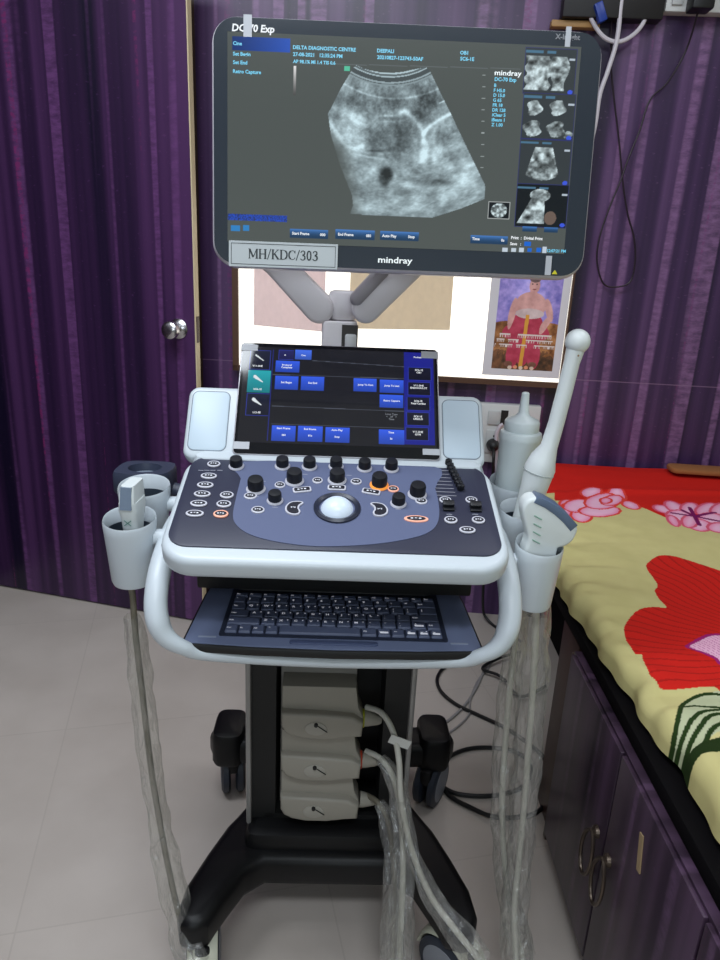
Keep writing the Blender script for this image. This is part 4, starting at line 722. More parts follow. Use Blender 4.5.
def tpaint(x, y):
    c = np.zeros((x.size, 3)); c[:] = (0.125, 0.13, 0.155); c += (fbm(x*30, y*30)-0.47)[:, None]*0.02
    for (ax, ay, bx, by) in TLINES: c[dline(x, y, [(ax, ay), (bx, by)]) < 0.0005] = (0.33, 0.35, 0.40)
    for k in (19,):
        x0_, y0_, x1_, y1_, t_ = [r for r in TRECT if r[4] == 5][0]; q = (x > x0_) & (x < x1_) & (y > y0_) & (y < y1_); c[q] = np.array(TCOL[5])/255*0.95
    c[(np.abs(x-TRECT[0][0]-0.0385) < 0.0007) & (y > -0.078) & (y < 0.09)] = (0.16, 0.19, 0.5)
    for i, (x0_, y0_, x1_, y1_, t_) in enumerate(TRECT):
        if t_ == 5: continue
        q = (x > x0_) & (x < x1_) & (y > y0_) & (y < y1_); kk = 1 if i == 1 else t_
        v = (y[q]-y0_)/(y1_-y0_); base_c = np.array(TCOL[kk])/255.; c[q] = base_c*(0.86+0.3*v[:, None])
        if kk in (2, 6, 3):
            e = q & ((x < x0_+0.0007) | (x > x1_-0.0007) | (y < y0_+0.0007) | (y > y1_-0.0007)); c[e] = (0.22, 0.28, 0.72)
    # probe pictograms
    for i in range(3):
        x0_, y0_, x1_, y1_, t_ = TRECT[i]; cx, cy = (x0_+x1_)/2, (y0_+y1_)/2+0.004
        a = (-0.007, 0.005); b_ = (0.006, -0.005); d = dline(x-cx, y-cy, [a, b_]); tt_ = np.clip((x-cx+0.007)/0.013, 0, 1)
        c[d < (0.0006+ (0.0009 if i == 0 else 0.0024)*(1-tt_))] = (0.9, 0.93, 0.95)
    return c
xa, xb = -0.161, 0.1615; mb_, col_ = painted(tpaint, xa, xb, -0.082, 0.095, 420, 240, TO, 0.0002)
EMS = mat('screen_image', (6, 6, 8), 0.08, spec=0.5, attr_emit=True, estr=0.9)
obj('touch_display', mb_, EMS, ts, attr=col_)
TXW = mat('screen_text_white', (10, 10, 10), 0.3, emit=(235, 240, 245), estr=1.0)
TXC = mat('screen_text_cyan', (10, 10, 10), 0.3, emit=(110, 205, 240), estr=1.0)
TXG = mat('screen_text_grey', (10, 10, 10), 0.3, emit=(120, 124, 132), estr=0.9)
TXL = mat('logo_white', (210, 214, 214), 0.4, emit=(200, 205, 205), estr=0.5)
for (s, x, y, h_, c) in TTEXT: b = MB(); b.text(s, x, y, h_*1.02, 0.0004, TO, 0, 'C', 0.02); obj('touch_text', b, TXW if c == 'w' else TXG, ts)
TAPE = mat('clear_tape', (176, 178, 184), 0.45)
for (x0_, y0_, x1_, y1_, k) in TTAPE:
    b = MB(); b.slab([(x0_, y0_), (x1_, y0_), (x1_, y1_), (x0_, y1_)], 0.0003, 0.0008, 0, TO); obj('protective_tab', b, TAPE, ts)
b = MB(); b.box(-0.05, 0.05, -0.05, 0.05, -0.075, -0.012, 0.01, TO); obj('touch_screen_hinge', b, WHT, um)

# --- mast and monitor arm
b = MB(); b.slab(rr(0.062, 0.07, 0.014, 4, -0.008, 0.165), 0.93, 1.155, 0.006, MC); b.slab(rr(0.05, 0.055, 0.02, 5, -0.004, 0.165), 1.155, 1.205, 0.008, MC)
mast = obj('mast', b, GRYP, um)
b = MB(); b.box(0.002, 0.022, 0.112, 0.132, 1.10, 1.135, 0.004, MC); obj('lock_lever', b, mat('lever_white', (215, 216, 218), 0.4), mast)
b = MB(); b.box(-0.004, 0.024, 0.128, 0.131, 1.10, 1.15, 0, MC); obj('mast_slot', b, mat('slot_dark', (60, 56, 54), 0.6), mast)
def capsule(mb, p, q, w0, w1, th_, yo, M, mi=0):
    a = atan2(q[1]-p[1], q[0]-p[0]); o_ = []
    for k in range(13): t = a+pi/2+pi*k/12; o_.append((p[0]+w0*cos(t), p[1]+w0*sin(t)))
    for k in range(13): t = a-pi/2+pi*k/12; o_.append((q[0]+w1*cos(t), q[1]+w1*sin(t)))
    mb.slab(o_, -yo-th_, -yo, 0.007, M @ RX(90), mi, n=3)
b = MB(); capsule(b, (-0.045, 1.175), (-0.175, 1.30), 0.026, 0.020, 0.045, 0.135, MC); capsule(b, (-0.028, 1.165), (-0.16, 1.262), 0.010, 0.012, 0.02, 0.14, MC, 1)
arm = obj('monitor_arm', b, [GRYP, mat('arm_grey_dark', (150, 145, 150), 0.45)], um); 
b = MB(); capsule(b, (0.035, 1.18), (0.155, 1.30), 0.024, 0.020, 0.045, 0.10, MC); capsule(b, (0.02, 1.195), (0.06, 1.24), 0.012, 0.012, 0.055, 0.098, MC, 1)
obj('monitor_arm', b, [GRYP, mat('arm_grey_dark', (150, 145, 150), 0.45)], um)
b = MB(); capsule(b, (0.155, 1.30), (0.07, 1.42), 0.022, 0.022, 0.04, 0.075, MC); capsule(b, (-0.175, 1.30), (0.07, 1.42), 0.02, 0.022, 0.04, 0.115, MC)
obj('arm_link', b, GRYP, um)

# strokes (x, y in letter units, pen width) for the serif capitals on the label
SERIF = {
 'M': (1.18, [([(0.12, 0), (0.12, 1)], .08), ([(0.14, 1), (0.55, 0.12)], .15), ([(0.55, 0.12), (0.96, 1)], .07), ([(0.98, 0), (0.98, 1)], .15), ([(0, 0), (0.26, 0)], .06), ([(0.82, 0), (1.14, 0)], .06), ([(0, 1), (0.22, 1)], .06), ([(0.9, 1), (1.14, 1)], .06)]),
 'H': (1.02, [([(0.17, 0), (0.17, 1)], .15), ([(0.8, 0), (0.8, 1)], .15), ([(0.17, 0.5), (0.8, 0.5)], .07), ([(0.02, 0), (0.34, 0)], .06), ([(0.64, 0), (0.96, 0)], .06), ([(0.02, 1), (0.34, 1)], .06), ([(0.64, 1), (0.96, 1)], .06)]),
 '/': (0.5, [([(0.04, -0.08), (0.42, 1.08)], .08)]),
 'K': (0.98, [([(0.17, 0), (0.17, 1)], .15), ([(0.2, 0.42), (0.75, 1)], .07), ([(0.36, 0.58), (0.8, 0)], .15), ([(0.02, 0), (0.34, 0)], .06), ([(0.62, 0), (0.96, 0)], .06), ([(0.02, 1), (0.34, 1)], .06), ([(0.6, 1), (0.9, 1)], .06)]),
 'D': (0.98, [([(0.17, 0), (0.17, 1)], .15), ([(0.02, 0), (0.45, 0), (0.68, 0.08)], .06), ([(0.02, 1), (0.45, 1), (0.68, 0.92)], .06), ([(0.66, 0.94), (0.82, 0.72), (0.86, 0.5), (0.82, 0.28), (0.66, 0.06)], .14)]),
 'C': (0.92, [([(0.82, 0.72), (0.7, 0.93), (0.5, 1), (0.3, 0.92)], .06), ([(0.32, 0.94), (0.15, 0.75), (0.1, 0.5), (0.15, 0.25), (0.32, 0.06)], .14), ([(0.3, 0.08), (0.5, 0), (0.7, 0.06), (0.84, 0.24)], .06), ([(0.82, 0.66), (0.82, 1.0)], .06)]),
 '3': (0.72, [([(0.08, 0.78), (0.2, 0.97), (0.38, 1), (0.5, 0.93)], .08), ([(0.48, 0.95), (0.56, 0.78), (0.48, 0.6), (0.28, 0.53)], .12), ([(0.28, 0.53), (0.5, 0.47), (0.6, 0.28), (0.52, 0.08)], .14), ([(0.54, 0.08), (0.36, 0), (0.16, 0.02), (0.06, 0.16)], .08)]),
 '0': (0.72, [([(0.33, 1), (0.17, 0.88), (0.11, 0.5), (0.17, 0.12), (0.33, 0)], .13), ([(0.33, 1), (0.5, 0.88), (0.56, 0.5), (0.5, 0.12), (0.33, 0)], .13)]),
}
def serif_text(mb, s, x, y, width, h, z, M, mi):
    k = width/sum(SERIF[c][0] for c in s)
    for c in s:
        adv, strokes = SERIF[c]
        for pts, pw in strokes:
            for p, q in zip(pts[:-1], pts[1:]):
                ax, ay, bx, by = x+p[0]*k, y+p[1]*h, x+q[0]*k, y+q[1]*h; L = sqrt((bx-ax)**2+(by-ay)**2)
                nx, ny = -(by-ay)/L*pw*k*0.68, (bx-ax)/L*pw*k*0.68
                mb.add([(ax+nx, ay+ny, z), (ax-nx, ay-ny, z), (bx-nx, by-ny, z), (bx+nx, by+ny, z)], [(0, 1, 2, 3)], M, mi, False)
        x += adv*k
# --- monitor
b = MB(); b.slab(rr(0.53, 0.3235, 0.034, 8), -0.034, -0.002, 0.008, MO, 0, n=3); b.slab(rr(0.5225, 0.316, 0.0305, 8), -0.0025, 0.0, 0, MO, 1)
b.slab(rr(0.24, 0.16, 0.03, 5), -0.075, -0.032, 0.012, MO, 0)
RIM = mat('monitor_rim', (196, 192, 200), 0.3, 0.2)
GL2 = mat('monitor_glass', (50, 56, 64), 0.10, spec=0.55)  # glass greyed in its colour to stand for the room's reflection
mon = obj('monitor', b, [RIM, GL2], um)
PXM = np.array(PXA)
def fan_img(x, y):
    A = np.stack([x, y, np.ones_like(x), x*y], 1) @ PXM; px, py = A[:, 0], A[:, 1]
    c = np.zeros((x.size, 3)); bk_ = np.array((0.315, 0.34, 0.335)); c[:] = bk_
    dx, dy = px-391, py-0; r = np.hypot(dx, dy); a = np.arctan2(dx, dy)
    I = 0.60+0.40*(fbm(a*16+3, r/10, 6)-0.47)+0.16*(fbm(a*70+9, r/1.4, 3)-0.44)+0.26*(fbm(a*40, r/3.2, 3)-0.45)
    def blob(cx, cy, rx, ry, d, rot=0, p=2):
        nonlocal I
        cx = 320+cx/4; cy = 55+cy/4; rx = rx/4; ry = ry/4; t = radians(rot); u_ = ((px-cx)*cos(t)+(py-cy)*sin(t))/rx; v_ = (-(px-cx)*sin(t)+(py-cy)*cos(t))/ry
        I = I+d*np.exp(-(u_*u_+v_*v_)**(p/2)*1.0)
    def line(P, w_, d):
        nonlocal I
        P = smooth([(320+q[0]/4, 55+q[1]/4, 0) for q in P], 4); I = I+d*np.exp(-(dline(px, py, P)/(w_/4))**2)
    blob(250, 190, 100, 60, -.13); blob(415, 205, 55, 70, -.22); blob(440, 180, 60, 50, -.08); blob(300, 340, 85, 100, -.17, p=4); blob(210, 330, 30, 60, -.12)
    blob(120, 180, 40, 20, -.14, 20); blob(130, 330, 60, 90, .13); blob(130, 240, 70, 16, .24, 22); blob(160, 270, 40, 8, .2, 22); blob(90, 140, 60, 50, -.03)
    blob(325, 225, 28, 11, .36, -8); blob(270, 240, 35, 5, .2); blob(270, 262, 30, 5, .15); blob(260, 390, 50, 6, .1); blob(200, 405, 60, 5, .2, 10); blob(215, 380, 30, 4, -.15)
    line([(352, 232), (385, 265), (408, 300), (412, 340)], 9, .25); line([(414, 312), (432, 288), (465, 262), (522, 232)], 8, .34); line([(412, 345), (405, 420)], 14, .18)
    blob(375, 350, 20, 60, .1); blob(500, 320, 45, 22, -.14, -30); blob(540, 295, 30, 12, -.1, -30); blob(480, 378, 18, 24, .36); blob(420, 395, 16, 42, .28); blob(455, 330, 12, 40, .22); blob(455, 410, 12, 30, .24)
    blob(262, 482, 27, 40, -.42, 12, 4); blob(210, 470, 24, 40, .12); blob(335, 545, 30, 12, -.26); blob(470, 508, 60, 14, -.2, -8); blob(430, 490, 60, 24, -.06); blob(360, 520, 40, 12, .2, 20)
    blob(590, 500, 55, 70, .24); blob(520, 445, 25, 14, .2); blob(490, 560, 22, 46, .2); blob(540, 560, 30, 30, .1); blob(250, 600, 120, 30, .14); blob(400, 590, 60, 30, .1); blob(600, 440, 30, 10, .25, -20); blob(560, 390, 50, 40, .06); blob(380, 480, 40, 10, .14, 10)
    line([(40, 262), (70, 320), (120, 370), (170, 360)], 10, .22); line([(478, 190), (495, 182)], 3, .3)
    I = np.where(r < 74.5, 0.80, np.where(r < 76.5, 0.42, np.where(r < 77.6, 0.75, np.where(r < 82, 0.33, np.where(r < 83.5, 0.66, np.where(r < 84.5, 0.40, np.where(r < 86, 0.6, I)))))))
    I = I+0.16*np.exp(-((r-98-4*a)/1.0)**2)
    ins = inpoly(x, y, FAN); I = np.clip(I, 0.2, 0.95)
    lf = np.clip((px-330+(py-120)*-0.12)/26, 0, 1)*(py > 125)+(py <= 125); 
    im = np.stack([I*0.88, I*0.985, I*1.02], 1)
    k = (ins*np.clip((px-(329+(py-122)*0.16))/22+np.clip((150-py)/28, 0, 1), 0.0, 1))[:, None]; c = c*(1-k)+im*k
    # thumbnails
    for ti, (x0_, y0_, x1_, y1_) in enumerate(THUMBS):
        q = (x > x0_) & (x < x1_) & (y > y0_) & (y < y1_); s = (x-x0_)/(x1_-x0_); t = (y-y0_)/(y1_-y0_)
        c[q] = (0.22, 0.245, 0.26) if ti < 3 else (0.10, 0.12, 0.14)
        g = np.clip(0.62+1.3*(fbm(s*9+ti*5, t*9, 4)-0.47), 0.15, 0.95)
        def sh(cond): c[q & cond] = np.stack([g*0.9, g*0.98, g], 1)[q & cond]
        wig = 0.03*np.sin(t*25+ti)
        if ti == 0: sh((np.abs(s-0.26+wig) < 0.24) & (t > 0.08) & (t < 0.84)); sh((np.abs(s-0.68) < 0.16-0.05*np.sin(t*8)) & (t > 0.08) & (t < 0.84))
        if ti == 1:
            for (cx, cy, rx, ry) in ((0.22, 0.68, 0.14, 0.17), (0.67, 0.70, 0.15, 0.17), (0.2, 0.24, 0.17, 0.18), (0.66, 0.24, 0.17, 0.18), (0.9, 0.13, 0.08, 0.08)): sh(((s-cx+wig)/rx)**2+((t-cy)/ry)**2 < 1)
        if ti == 2: sh((np.abs(s-0.46) < 0.17+0.25*(0.85-t)) & (t > 0.10+1.1*(s-0.46)**2) & (t < 0.84))
        if ti == 3: sh((np.abs(s-0.34-0.2*(t-0.3)) < 0.10+0.23*(0.8-t)) & (t > 0.07) & (t < 0.84)); sh(((s-0.45)/0.2)**2+((t-0.75)/0.15)**2 < 1); c[q & (((s-0.68)/0.12)**2+((t-0.22)/0.16)**2 < 1)] = (0.42, 0.36, 0.33)
        if ti == 4: sh(((s-0.5)/0.38)**2+((t-0.5)/0.45)**2 < 1)
        if ti < 4:
            c[q & (t > 0.90) & (t < 0.95) & ((s < 0.35) | ((s > 0.42) & (s < 0.6)))] = (0.30, 0.45, 0.55); c[q & (s > 0.87) & (s < 0.98) & (t > 0.76) & (t < 0.81)] = (0.7, 0.75, 0.8)
            c[q & (((s-0.93)/0.05)**2+((t-0.06)/0.05)**2 < 1)] = (0.25, 0.35, 0.85)
        e = (x > x0_-0.0009) & (x < x1_+0.0009) & (y > y0_-0.0009) & (y < y1_+0.0009) & ~((x > x0_) & (x < x1_) & (y > y0_) & (y < y1_)); c[e] = (0.20, 0.22, 0.42) if ti < 4 else (0.7, 0.72, 0.72)
    for (x0_, y0_, x1_, y1_, k) in MBARS:
        if k == 9: continue
        q = (x > x0_) & (x < x1_) & (y > y0_) & (y < y1_); v = ((y-y0_)/(y1_-y0_))[q][:, None]; s = ((x-x0_)/(x1_-x0_))[q][:, None]
        if k == 0: c[q] = np.array((0.14, 0.26, 0.55))*(0.8+0.5*s)
        if k == 1: c[q] = np.array((0.13, 0.24, 0.36))+np.array((0.16, 0.26, 0.42))*v**2
        if k == 2: m_ = q.copy(); m_[q] = vnoise(x[q]*2400, y[q]*900) > 0.45; c[q] = (0.17, 0.22, 0.42); c[m_] = (0.16, 0.30, 0.72)
        if k == 3: c[q] = (0.20, 0.50, 0.75)
        if k == 4: c[q] = 0.3+0.6*v*np.ones(3)
        if k == 5: c[q] = (0.35, 0.75, 0.62)
        if k == 6: c[q] = (0.75, 0.80, 0.85)
        if k == 7: c[q] = (0.12, 0.40, 0.80)
    for (tx_, ty_) in TICKS: c[(np.abs(x-tx_) < 0.0022) & (np.abs(y-ty_) < 0.0005)] = (0.62, 0.66, 0.66)
    hx0, hy0, hx1, hy1 = HLINE; c[dline(x, y, [(hx0, hy0), (hx1, hy1)]) < 0.0004] = (0.40, 0.43, 0.44)
    return c
mb_, col_ = painted(fan_img, -0.2425, 0.2335, -0.128, 0.140, 560, 316, MO, 0.0002)
obj('display', mb_, mat('monitor_image', (6, 7, 8), 0.10, spec=0.55, attr_emit=True, estr=1.0), mon, attr=col_)
for (s, x, y, h_, c) in MTEXT:
    b = MB(); b.text(s, x, y, h_*(1.06 if c != 'W' else 0.9), 0.0005, MO, 0, 'L', 0.02 if c == 'W' else 0.03, shear=0.12 if s.startswith('DC-70') and h_ > 0.008 else 0, sx=1.28 if c == 'W' else 1.0)
    obj('screen_text', b, {'w': TXW, 'c': TXC, 'g': TXG, 'W': TXL}[c], mon)
for (x0_, y0_, x1_, y1_, k) in MBARS:
    if k == 9: b = MB(); b.slab([(x0_, y0_), (x1_, y0_), (x1_, y1_), (x0_, y1_)], 0.0006, 0.0011, 0, MO); obj('tape_strip', b, TAPE, mon)
x0_, y0_, x1_, y1_ = MLABEL
b = MB(); b.slab([(x0_, y0_), (x1_, y0_+0.0005), (x1_, y1_), (x0_, y1_)], 0.0006, 0.0012, 0, MO, 0)
for (xa, ya, xb, yb) in ((x0_+.003, y0_+.003, x1_-.003, y0_+.0038), (x0_+.003, y1_-.0038, x1_-.003, y1_-.003), (x0_+.003, y0_+.003, x0_+.0038, y1_-.003), (x1_-.0038, y0_+.003, x1_-.003, y1_-.003)): b.box(xa, xb, ya, yb, 0.0012, 0.0014, 0, MO, 1)
hT = 0.0165; serif_text(b, "MH/KDC/303", MLABT[0]-0.002, MLABT[1]-0.001, 0.0985, 0.0125, 0.00145, MO, 1)
st_ = obj('asset_label', b, [mat('label_paper', (178, 184, 186), 0.6), mat('label_ink', (52, 58, 60), 0.7)], mon); tag(st_, 'white paper asset label reading MH/KDC/303')
b = MB(); lx_, ly_ = 0.2185, -0.156; b.slab([(lx_, ly_), (lx_+0.008, ly_), (lx_+0.004, ly_+0.006)], 0.0003, 0.0007, 0, MO); obj('warning_triangle', b, mat('warning_yellow', (200, 190, 30), 0.5), mon)

# --- probe holders
def cup(lx, ly, zt, r, h_, bx, name='probe_holder', tilt=0):
    M = MC @ T(lx, ly, zt) @ RX(tilt); n = 36; L = []
    for (rr_, z, sl) in ((r*0.74, -h_, 0), (r*0.80, -h_+0.006, 0), (r*0.97, -0.02, 0.3), (r, -0.004, 1), (r*0.97, 0, 1), (r*0.92, -0.003, 1), (r*0.89, -0.02, 0.3), (r*0.74, -h_+0.012, 0)):
        L.append([(rr_*cos(2*pi*i/n), rr_*sin(2*pi*i/n), z+sl*0.006*sin(2*pi*i/n)) for i in range(n)])
    b = MB(); b.loft(L[:7], M, 0, caps=False); b.loft([L[6], L[7]], M, 1, caps=False); b.loft([[(p[0]*0.3, p[1]*0.3, -h_) for p in L[0]], L[0]], M, 0, caps=False); b.loft([L[7], [(p[0]*0.3, p[1]*0.3, -h_+0.012) for p in L[7]]], M, 1, caps=False)
    b.tube([(lx+(r*0.85 if bx > lx else -r*0.85), ly, zt-0.03), (bx, ly+0.01, zt-0.035)], [0.012, 0.014], 12, MC)
    obj(name, b, [WHT, mat('cup_liner', (40, 50, 62), 0.5)], um)
cup(-0.308, -0.125, 0.882, 0.039, 0.105, -0.232); cup(-0.310, -0.035, 0.902, 0.041, 0.095, -0.232)
cup(0.311, -0.115, 0.858, 0.037, 0.105, 0.232); cup(0.303, -0.030, 0.883, 0.038, 0.10, 0.232); cup(0.306, 0.055, 0.903, 0.043, 0.10, 0.232)
GWM = MC @ T(-0.330, 0.045, -0.012) @ Matrix.Diagonal((0.9, 0.9, 1, 1))
b = MB(); o_ = smooth([(-0.052, -0.025, 0), (-0.040, -0.040, 0), (0, -0.047, 0), (0.035, -0.042, 0), (0.052, -0.02, 0), (0.050, 0.035, 0), (0.0, 0.045, 0), (-0.045, 0.035, 0)], 4, True); o_ = [p[:2] for p in o_]
inn = ell(0.031, 0.029, len(o_)); a0 = atan2(o_[0][1], o_[0][0]); inn = [(0.031*cos(a0+2*pi*i/len(o_)), 0.029*sin(a0+2*pi*i/len(o_))) for i in range(len(o_))]
lo = [[(x*0.8, y*0.8, 0.87) for x, y in o_], [(x, y, 0.885) for x, y in o_], [(x, y, 0.912) for x, y in o_], [(x*0.96, y*0.96, 0.918) for x, y in o_], [(x, y, 0.918) for x, y in inn], [(x*0.92, y*0.92, 0.905) for x, y in inn]]
b.loft(lo, GWM, 0, caps=True, mi_cap=1); b.tube([(0.03, 0, 0.885), (0.09, 0.0, 0.87)], 0.014, 10, GWM)
gw = obj('gel_warmer', b, [mat('warmer_slate', (52, 58, 76), 0.45), mat('warmer_pad', (120, 130, 144), 0.5)], um); tag(gw, 'dark slate round gel warmer cup at the back left')

# ================================================================ THINGS ON THE MACHINE
# gel bottle
gb = thing('gel_bottle', 'white squeeze gel bottle with a pointed nozzle standing in the back right holder', 'bottle', MC @ Vector((0.308, 0.055, 0.815)))
BM = MC @ T(0.308, 0.055, 0); BOT = mat('bottle_white', (214, 224, 226), 0.4)
b = MB(); b.lathe([(0.02, 0.820), (0.0325, 0.823), (0.0345, 0.83), (0.0345, 0.975), (0.0355, 0.978), (0.036, 0.985), (0.0345, 0.991), (0.028, 0.994)], 36, BM); obj('bottle_body', b, BOT, gb)
b = MB(); b.lathe([(0.0285, 0.993), (0.0295, 0.996), (0.0295, 1.009), (0.027, 1.013), (0.012, 1.020), (0.0085, 1.026), (0.0062, 1.058), (0.0045, 1.0595)], 32, BM); obj('nozzle_cap', b, BOT, gb)

SLV = film('crinkled_plastic', (246, 246, 243), 0.27); CABG = mat('probe_cable', (190, 188, 178), 0.45); CABD = mat('probe_cable_olive', (112, 106, 92), 0.5)
PRB = mat('probe_white', (216, 222, 222), 0.4); CONM = mat('connector_cream_shaded', (150, 145, 134), 0.5)  # connector cream is darkened in the colour for the shadow it sits in
def sleeve(path, rad, name, parent, M=MC, rj=0.26):
    P = smooth(path, 10); b = MB(); b.tube(P, rad, 18, M, caps=False, jit=rj); return obj(name, b, SLV, parent)
def connector(k, parent, ring, prot=0.0):
    zt = 0.523-0.0935*k; sx_, sz_ = 0.00186, 0.00212
    pts = [(0, 0), (0.2, 36), (4, 42), (12, 46), (26, 48.5), (48, 48.5), (66, 46), (79, 45), (80, 30), (75, 20), (72, 0)]
    O_ = [(-0.088+x*sx_, zt-z*sz_) for x, z in pts]; M = MC @ RX(90)
    b = MB(); b.slab(O_[::-1], -0.03, 0.016, 0.003, M); 
    lowp = [(0, 22), (0.2, 36), (4, 42), (12, 46), (26, 48.5), (48, 48.5), (66, 46), (79, 45), (80, 31), (70, 25), (40, 23)]
    b.slab([(-0.088+x*sx_, zt-z*sz_) for x, z in lowp][::-1], 0.0, 0.032, 0.006, M, n=3)
    c = obj('connector', b, CONM, parent)
    b = MB(); b.slab(ell(0.020, 0.014, 20, -0.088+0.034*1.86-0.0, zt-0.078), 0.030, 0.0335, 0.001, M); obj('latch_plate', b, mat('latch_beige', (160, 156, 146), 0.5), c)
    b = MB(); b.lathe([(0.0038, 0.033), (0.0034, 0.0375), (0.001, 0.038)], 12, M @ T(-0.088+0.034*1.86, zt-0.068, 0)); b.tube([(-0.022, zt-0.070, 0.0345), (-0.004, zt-0.083, 0.0345)], 0.0009, 6, M); obj('latch_knob', b, BLKD, c)
    zc = zt-0.078
    b = MB(); b.lathe([(0.0165, 0), (0.0175, 0.002), (0.0165, 0.004)], 20, MC @ T(0.060, 0.003, zc) @ RY(90)); 
    if ring: obj('colour_ring', b, ring, c)
    b = MB(); b.lathe([(0.0155, 0), (0.014, 0.010), (0.0095, 0.026), (0.007, 0.032), (0.005, 0.034)], 20, MC @ T(0.063, 0.003, zc) @ RY(98)); obj('strain_relief', b, CONM, c)
    return c

# linear probe, left front holder
p1 = thing('ultrasound_probe', 'slim white probe with a grey-blue face standing in the front left holder', 'ultrasound probe', MC @ Vector((-0.305, -0.125, 0.80)))
LP = MC @ T(-0.302, -0.128, 0) @ RZ(-4)
b = MB(); secs = [(0.020, 0.026, 0.80), (0.022, 0.034, 0.86), (0.024, 0.042, 0.885), (0.027, 0.050, 0.900), (0.025, 0.052, 0.912)]
b.loft([[(x, y, z) for x, y in rr(w_, d_, 0.008, 4)] for w_, d_, z in secs], LP)
b.loft([[(x, y+o_, z) for x, y in rr(w_, d_, 0.005, 4)] for w_, d_, z, o_ in ((0.023, 0.050, 0.912, 0), (0.022, 0.048, 0.925, 0.001), (0.019, 0.044, 0.937, 0.004))], LP)
obj('probe_body', b, PRB, p1)
b = MB(); b.loft([[(x, y, z) for x, y, z in [(-0.0085, -0.0278, 0.904), (0.0085, -0.0278, 0.904), (0.0078, -0.0212, 0.936), (-0.0078, -0.0212, 0.936)]], [(-0.0085, -0.02, 0.904), (0.0085, -0.02, 0.904), (0.0078, -0.014, 0.936), (-0.0078, -0.014, 0.936)]], LP); obj('probe_face', b, mat('probe_face_grey', (108, 122, 140), 0.4), p1)
b = MB()
for s_ in (-1, 1): b.tube([(-0.005, -0.0218, 0.882+s_*0.004), (0.005, -0.0218, 0.882-s_*0.004)], 0.0007, 6, LP)
obj('orientation_mark', b, mat('mark_green', (110, 150, 140), 0.5), p1)
# floor loop joins holder cable to its connector
cl = CAB_L[1:]; end = cl[-1]
loopL = [(-0.302, -0.125, 0.80), (-0.312, -0.122, 0.77)]+cl+[(-0.17, -0.30, 0.03), (-0.08, -0.36, 0.012), (0.05, -0.35, 0.012), (0.115, -0.28, 0.03)]+CAB_B[::-1]
b = MB(); b.tube(smooth(loopL, 8), 0.0052, 10, MC); obj('cable', b, CABD, p1)
sleeve([(-0.316, -0.121, 0.715)]+CAB_L[2:], [0.012, 0.017, 0.018, 0.018, 0.019, 0.021, 0.024, 0.026], 'plastic_sleeve', p1)
connector(2, p1, None)
sleeve(CAB_B[1:], [0.010, 0.017, 0.019, 0.02, 0.022], 'plastic_sleeve', p1)

# convex probe, right front holder
p2 = thing('ultrasound_probe', 'white curved-head probe with a slate blue lens in the front right holder', 'ultrasound probe', MC @ Vector((0.311, -0.115, 0.78)))
def ph(x, y): return (0.277+(x-520)*0.00162, 0.922-(y-500)*0.00172)
bo = [ph(*q) for q in [(526, 547), (527, 530), (522, 516), (518.5, 503), (521, 495), (528, 491.5), (540, 494), (552, 500), (562, 508), (569, 515), (572, 520), (569, 530), (562, 536), (556, 538), (553, 548)]]
M = MC @ RX(90)
bo2 = [p[:2] for p in smooth([q+(0,) for q in bo], 3, True)]
b = MB(); b.slab(bo2, 0.098, 0.132, 0.0055, M, n=4)
b.loft([[(x+0.313, y-0.115, z) for x, y in rr(w_, d_, 0.010, 4)] for w_, d_, z in ((0.022, 0.022, 0.775), (0.030, 0.026, 0.80), (0.040, 0.030, 0.848))], MC)
obj('probe_body', b, PRB, p2)
ln = [ph(*q) for q in [(531, 490), (540, 493), (552, 499), (562, 506.5), (571, 515)]]; li = [ph(*q) for q in [(565, 521), (557, 513), (548, 506), (538, 500), (527, 495.5)]]
b = MB(); b.slab(ln+li, 0.101, 0.1335, 0.002, M); obj('probe_lens', b, mat('lens_slate', (92, 108, 132), 0.4), p2)
b = MB()
for k in range(4): a_ = ph(533+k*0.4, 509+k*7.5); b.tube([(a_[0]-0.006, a_[1]+0.003, 0.1326), (a_[0]+0.006, a_[1]-0.003, 0.1326)], 0.0010, 6, M)
obj('grip_ribs', b, mat('rib_green', (130, 165, 150), 0.5), p2)
loopR = [(0.313, -0.115, 0.79), (0.318, -0.105, 0.765)]+CAB_R1[1:]+[(0.33, -0.30, 0.03), (0.30, -0.38, 0.012), (0.2, -0.37, 0.012), (0.15, -0.28, 0.035)]+CAB_M[::-1]
b = MB(); b.tube(smooth(loopR, 8), 0.0055, 10, MC); obj('cable', b, CABG, p2)
sleeve(CAB_R1, [0.020, 0.023, 0.024, 0.023, 0.022, 0.021, 0.022, 0.024], 'plastic_sleeve', p2)
connector(1, p2, mat('ring_red_orange', (170, 62, 40), 0.5))
sleeve(CAB_M[1:], [0.010, 0.015, 0.018, 0.019, 0.022, 0.024], 'plastic_sleeve', p2)

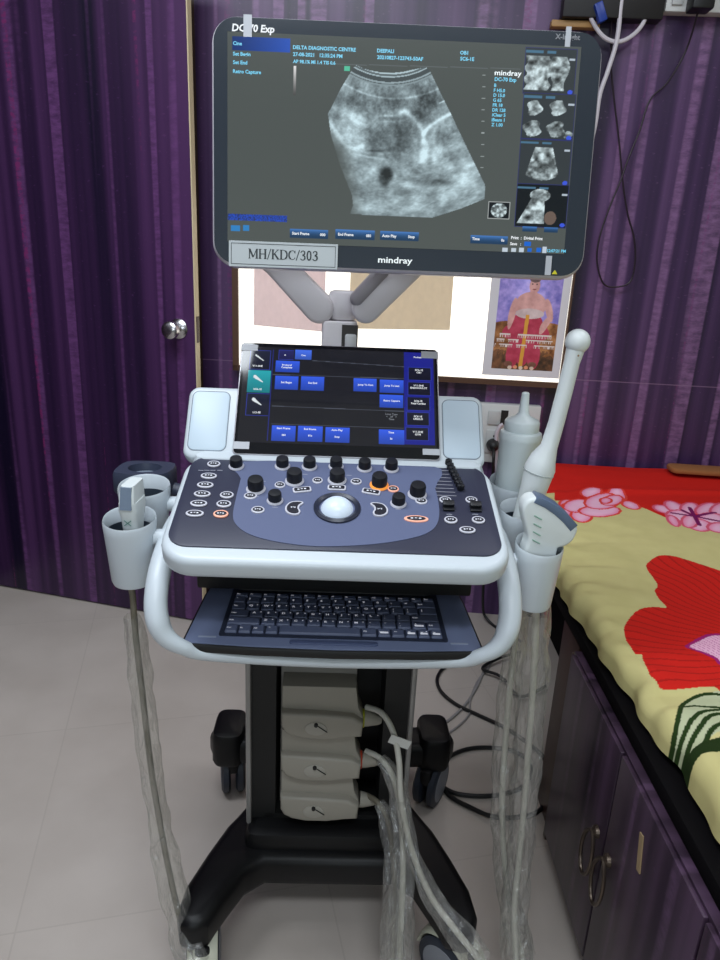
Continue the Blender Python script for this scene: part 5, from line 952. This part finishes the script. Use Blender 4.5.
# long endocavity wand, middle right holder
p3 = thing('ultrasound_probe', 'long white wand probe with a round bulb tip leaning in the middle right holder', 'ultrasound probe', MC @ Vector((0.303, -0.03, 0.80)))
b = MB()
pa = [(0.300, -0.030, 0.795), (0.306, -0.032, 0.86), (0.315, -0.035, 0.92), (0.319, -0.036, 0.945), (0.3205, -0.036, 0.955), (0.3235, -0.037, 0.972), (0.330, -0.038, 0.992), (0.336, -0.039, 1.03), (0.342, -0.04, 1.08), (0.347, -0.04, 1.125), (0.350, -0.04, 1.146)]
ra = [0.014, 0.019, 0.0215, 0.0235, 0.0248, 0.0205, 0.0135, 0.0125, 0.0122, 0.0120, 0.014]
b.tube(pa, ra, 24, MC); bc = (0.3515, -0.04, 1.157)
b.lathe([(0.0188*sin(a), -0.0188*cos(a)) for a in np.linspace(0.05, pi-0.05, 16)], 28, MC @ T(*bc)); obj('probe_body', b, PRB, p3)
b = MB(); b.lathe([(0.0235, -0.0006), (0.0252, 0), (0.0235, 0.0006)], 30, MC @ T(0.319, -0.036, 0.948) @ RY(12)); obj('seam_ring', b, mat('seam_grey', (150, 158, 158), 0.5), p3)
b = MB(); b.lathe([(0.0016, 0), (0.0012, 0.0006)], 8, MC @ T(0.350, -0.0568, 1.138) @ RX(90)); obj('tip_mark', b, mat('tip_mark_brown', (140, 110, 80), 0.5), p3)
loop3 = [(0.300, -0.03, 0.80), (0.31, -0.03, 0.76)]+CAB_R2+[(0.37, -0.28, 0.02), (0.36, -0.33, 0.012), (0.31, -0.32, 0.03), (0.285, -0.26, 0.10)]+CAB_T[::-1]
b = MB(); b.tube(smooth(loop3, 8), 0.0055, 10, MC); obj('cable', b, CABG, p3)
sleeve([(0.311, -0.03, 0.765)]+CAB_R2, [0.012, 0.016, 0.017, 0.019, 0.020, 0.019, 0.018, 0.020, 0.022], 'plastic_sleeve', p3)
connector(0, p3, mat('ring_yellow_green', (168, 172, 40), 0.5))
sleeve(CAB_T[4:], [0.011, 0.013, 0.017, 0.022, 0.026], 'plastic_sleeve', p3)
q0 = Vector(CAB_T[2]); b = MB(); b.box(-0.020, 0.020, -0.0008, 0.0008, -0.009, 0.009, 0, MC @ T(q0.x+0.012, q0.y-0.012, q0.z-0.012) @ RY(22)); obj('paper_tag', b, mat('paper', (205, 205, 200), 0.7), p3)
b = MB(); b.tube(smooth([(0.118, -0.02, 0.50), (0.12, -0.04, 0.42), (0.122, -0.06, 0.34), (0.123, -0.08, 0.26), (0.122, -0.12, 0.2), (0.11, -0.2, 0.09)], 6), 0.004, 8, MC)
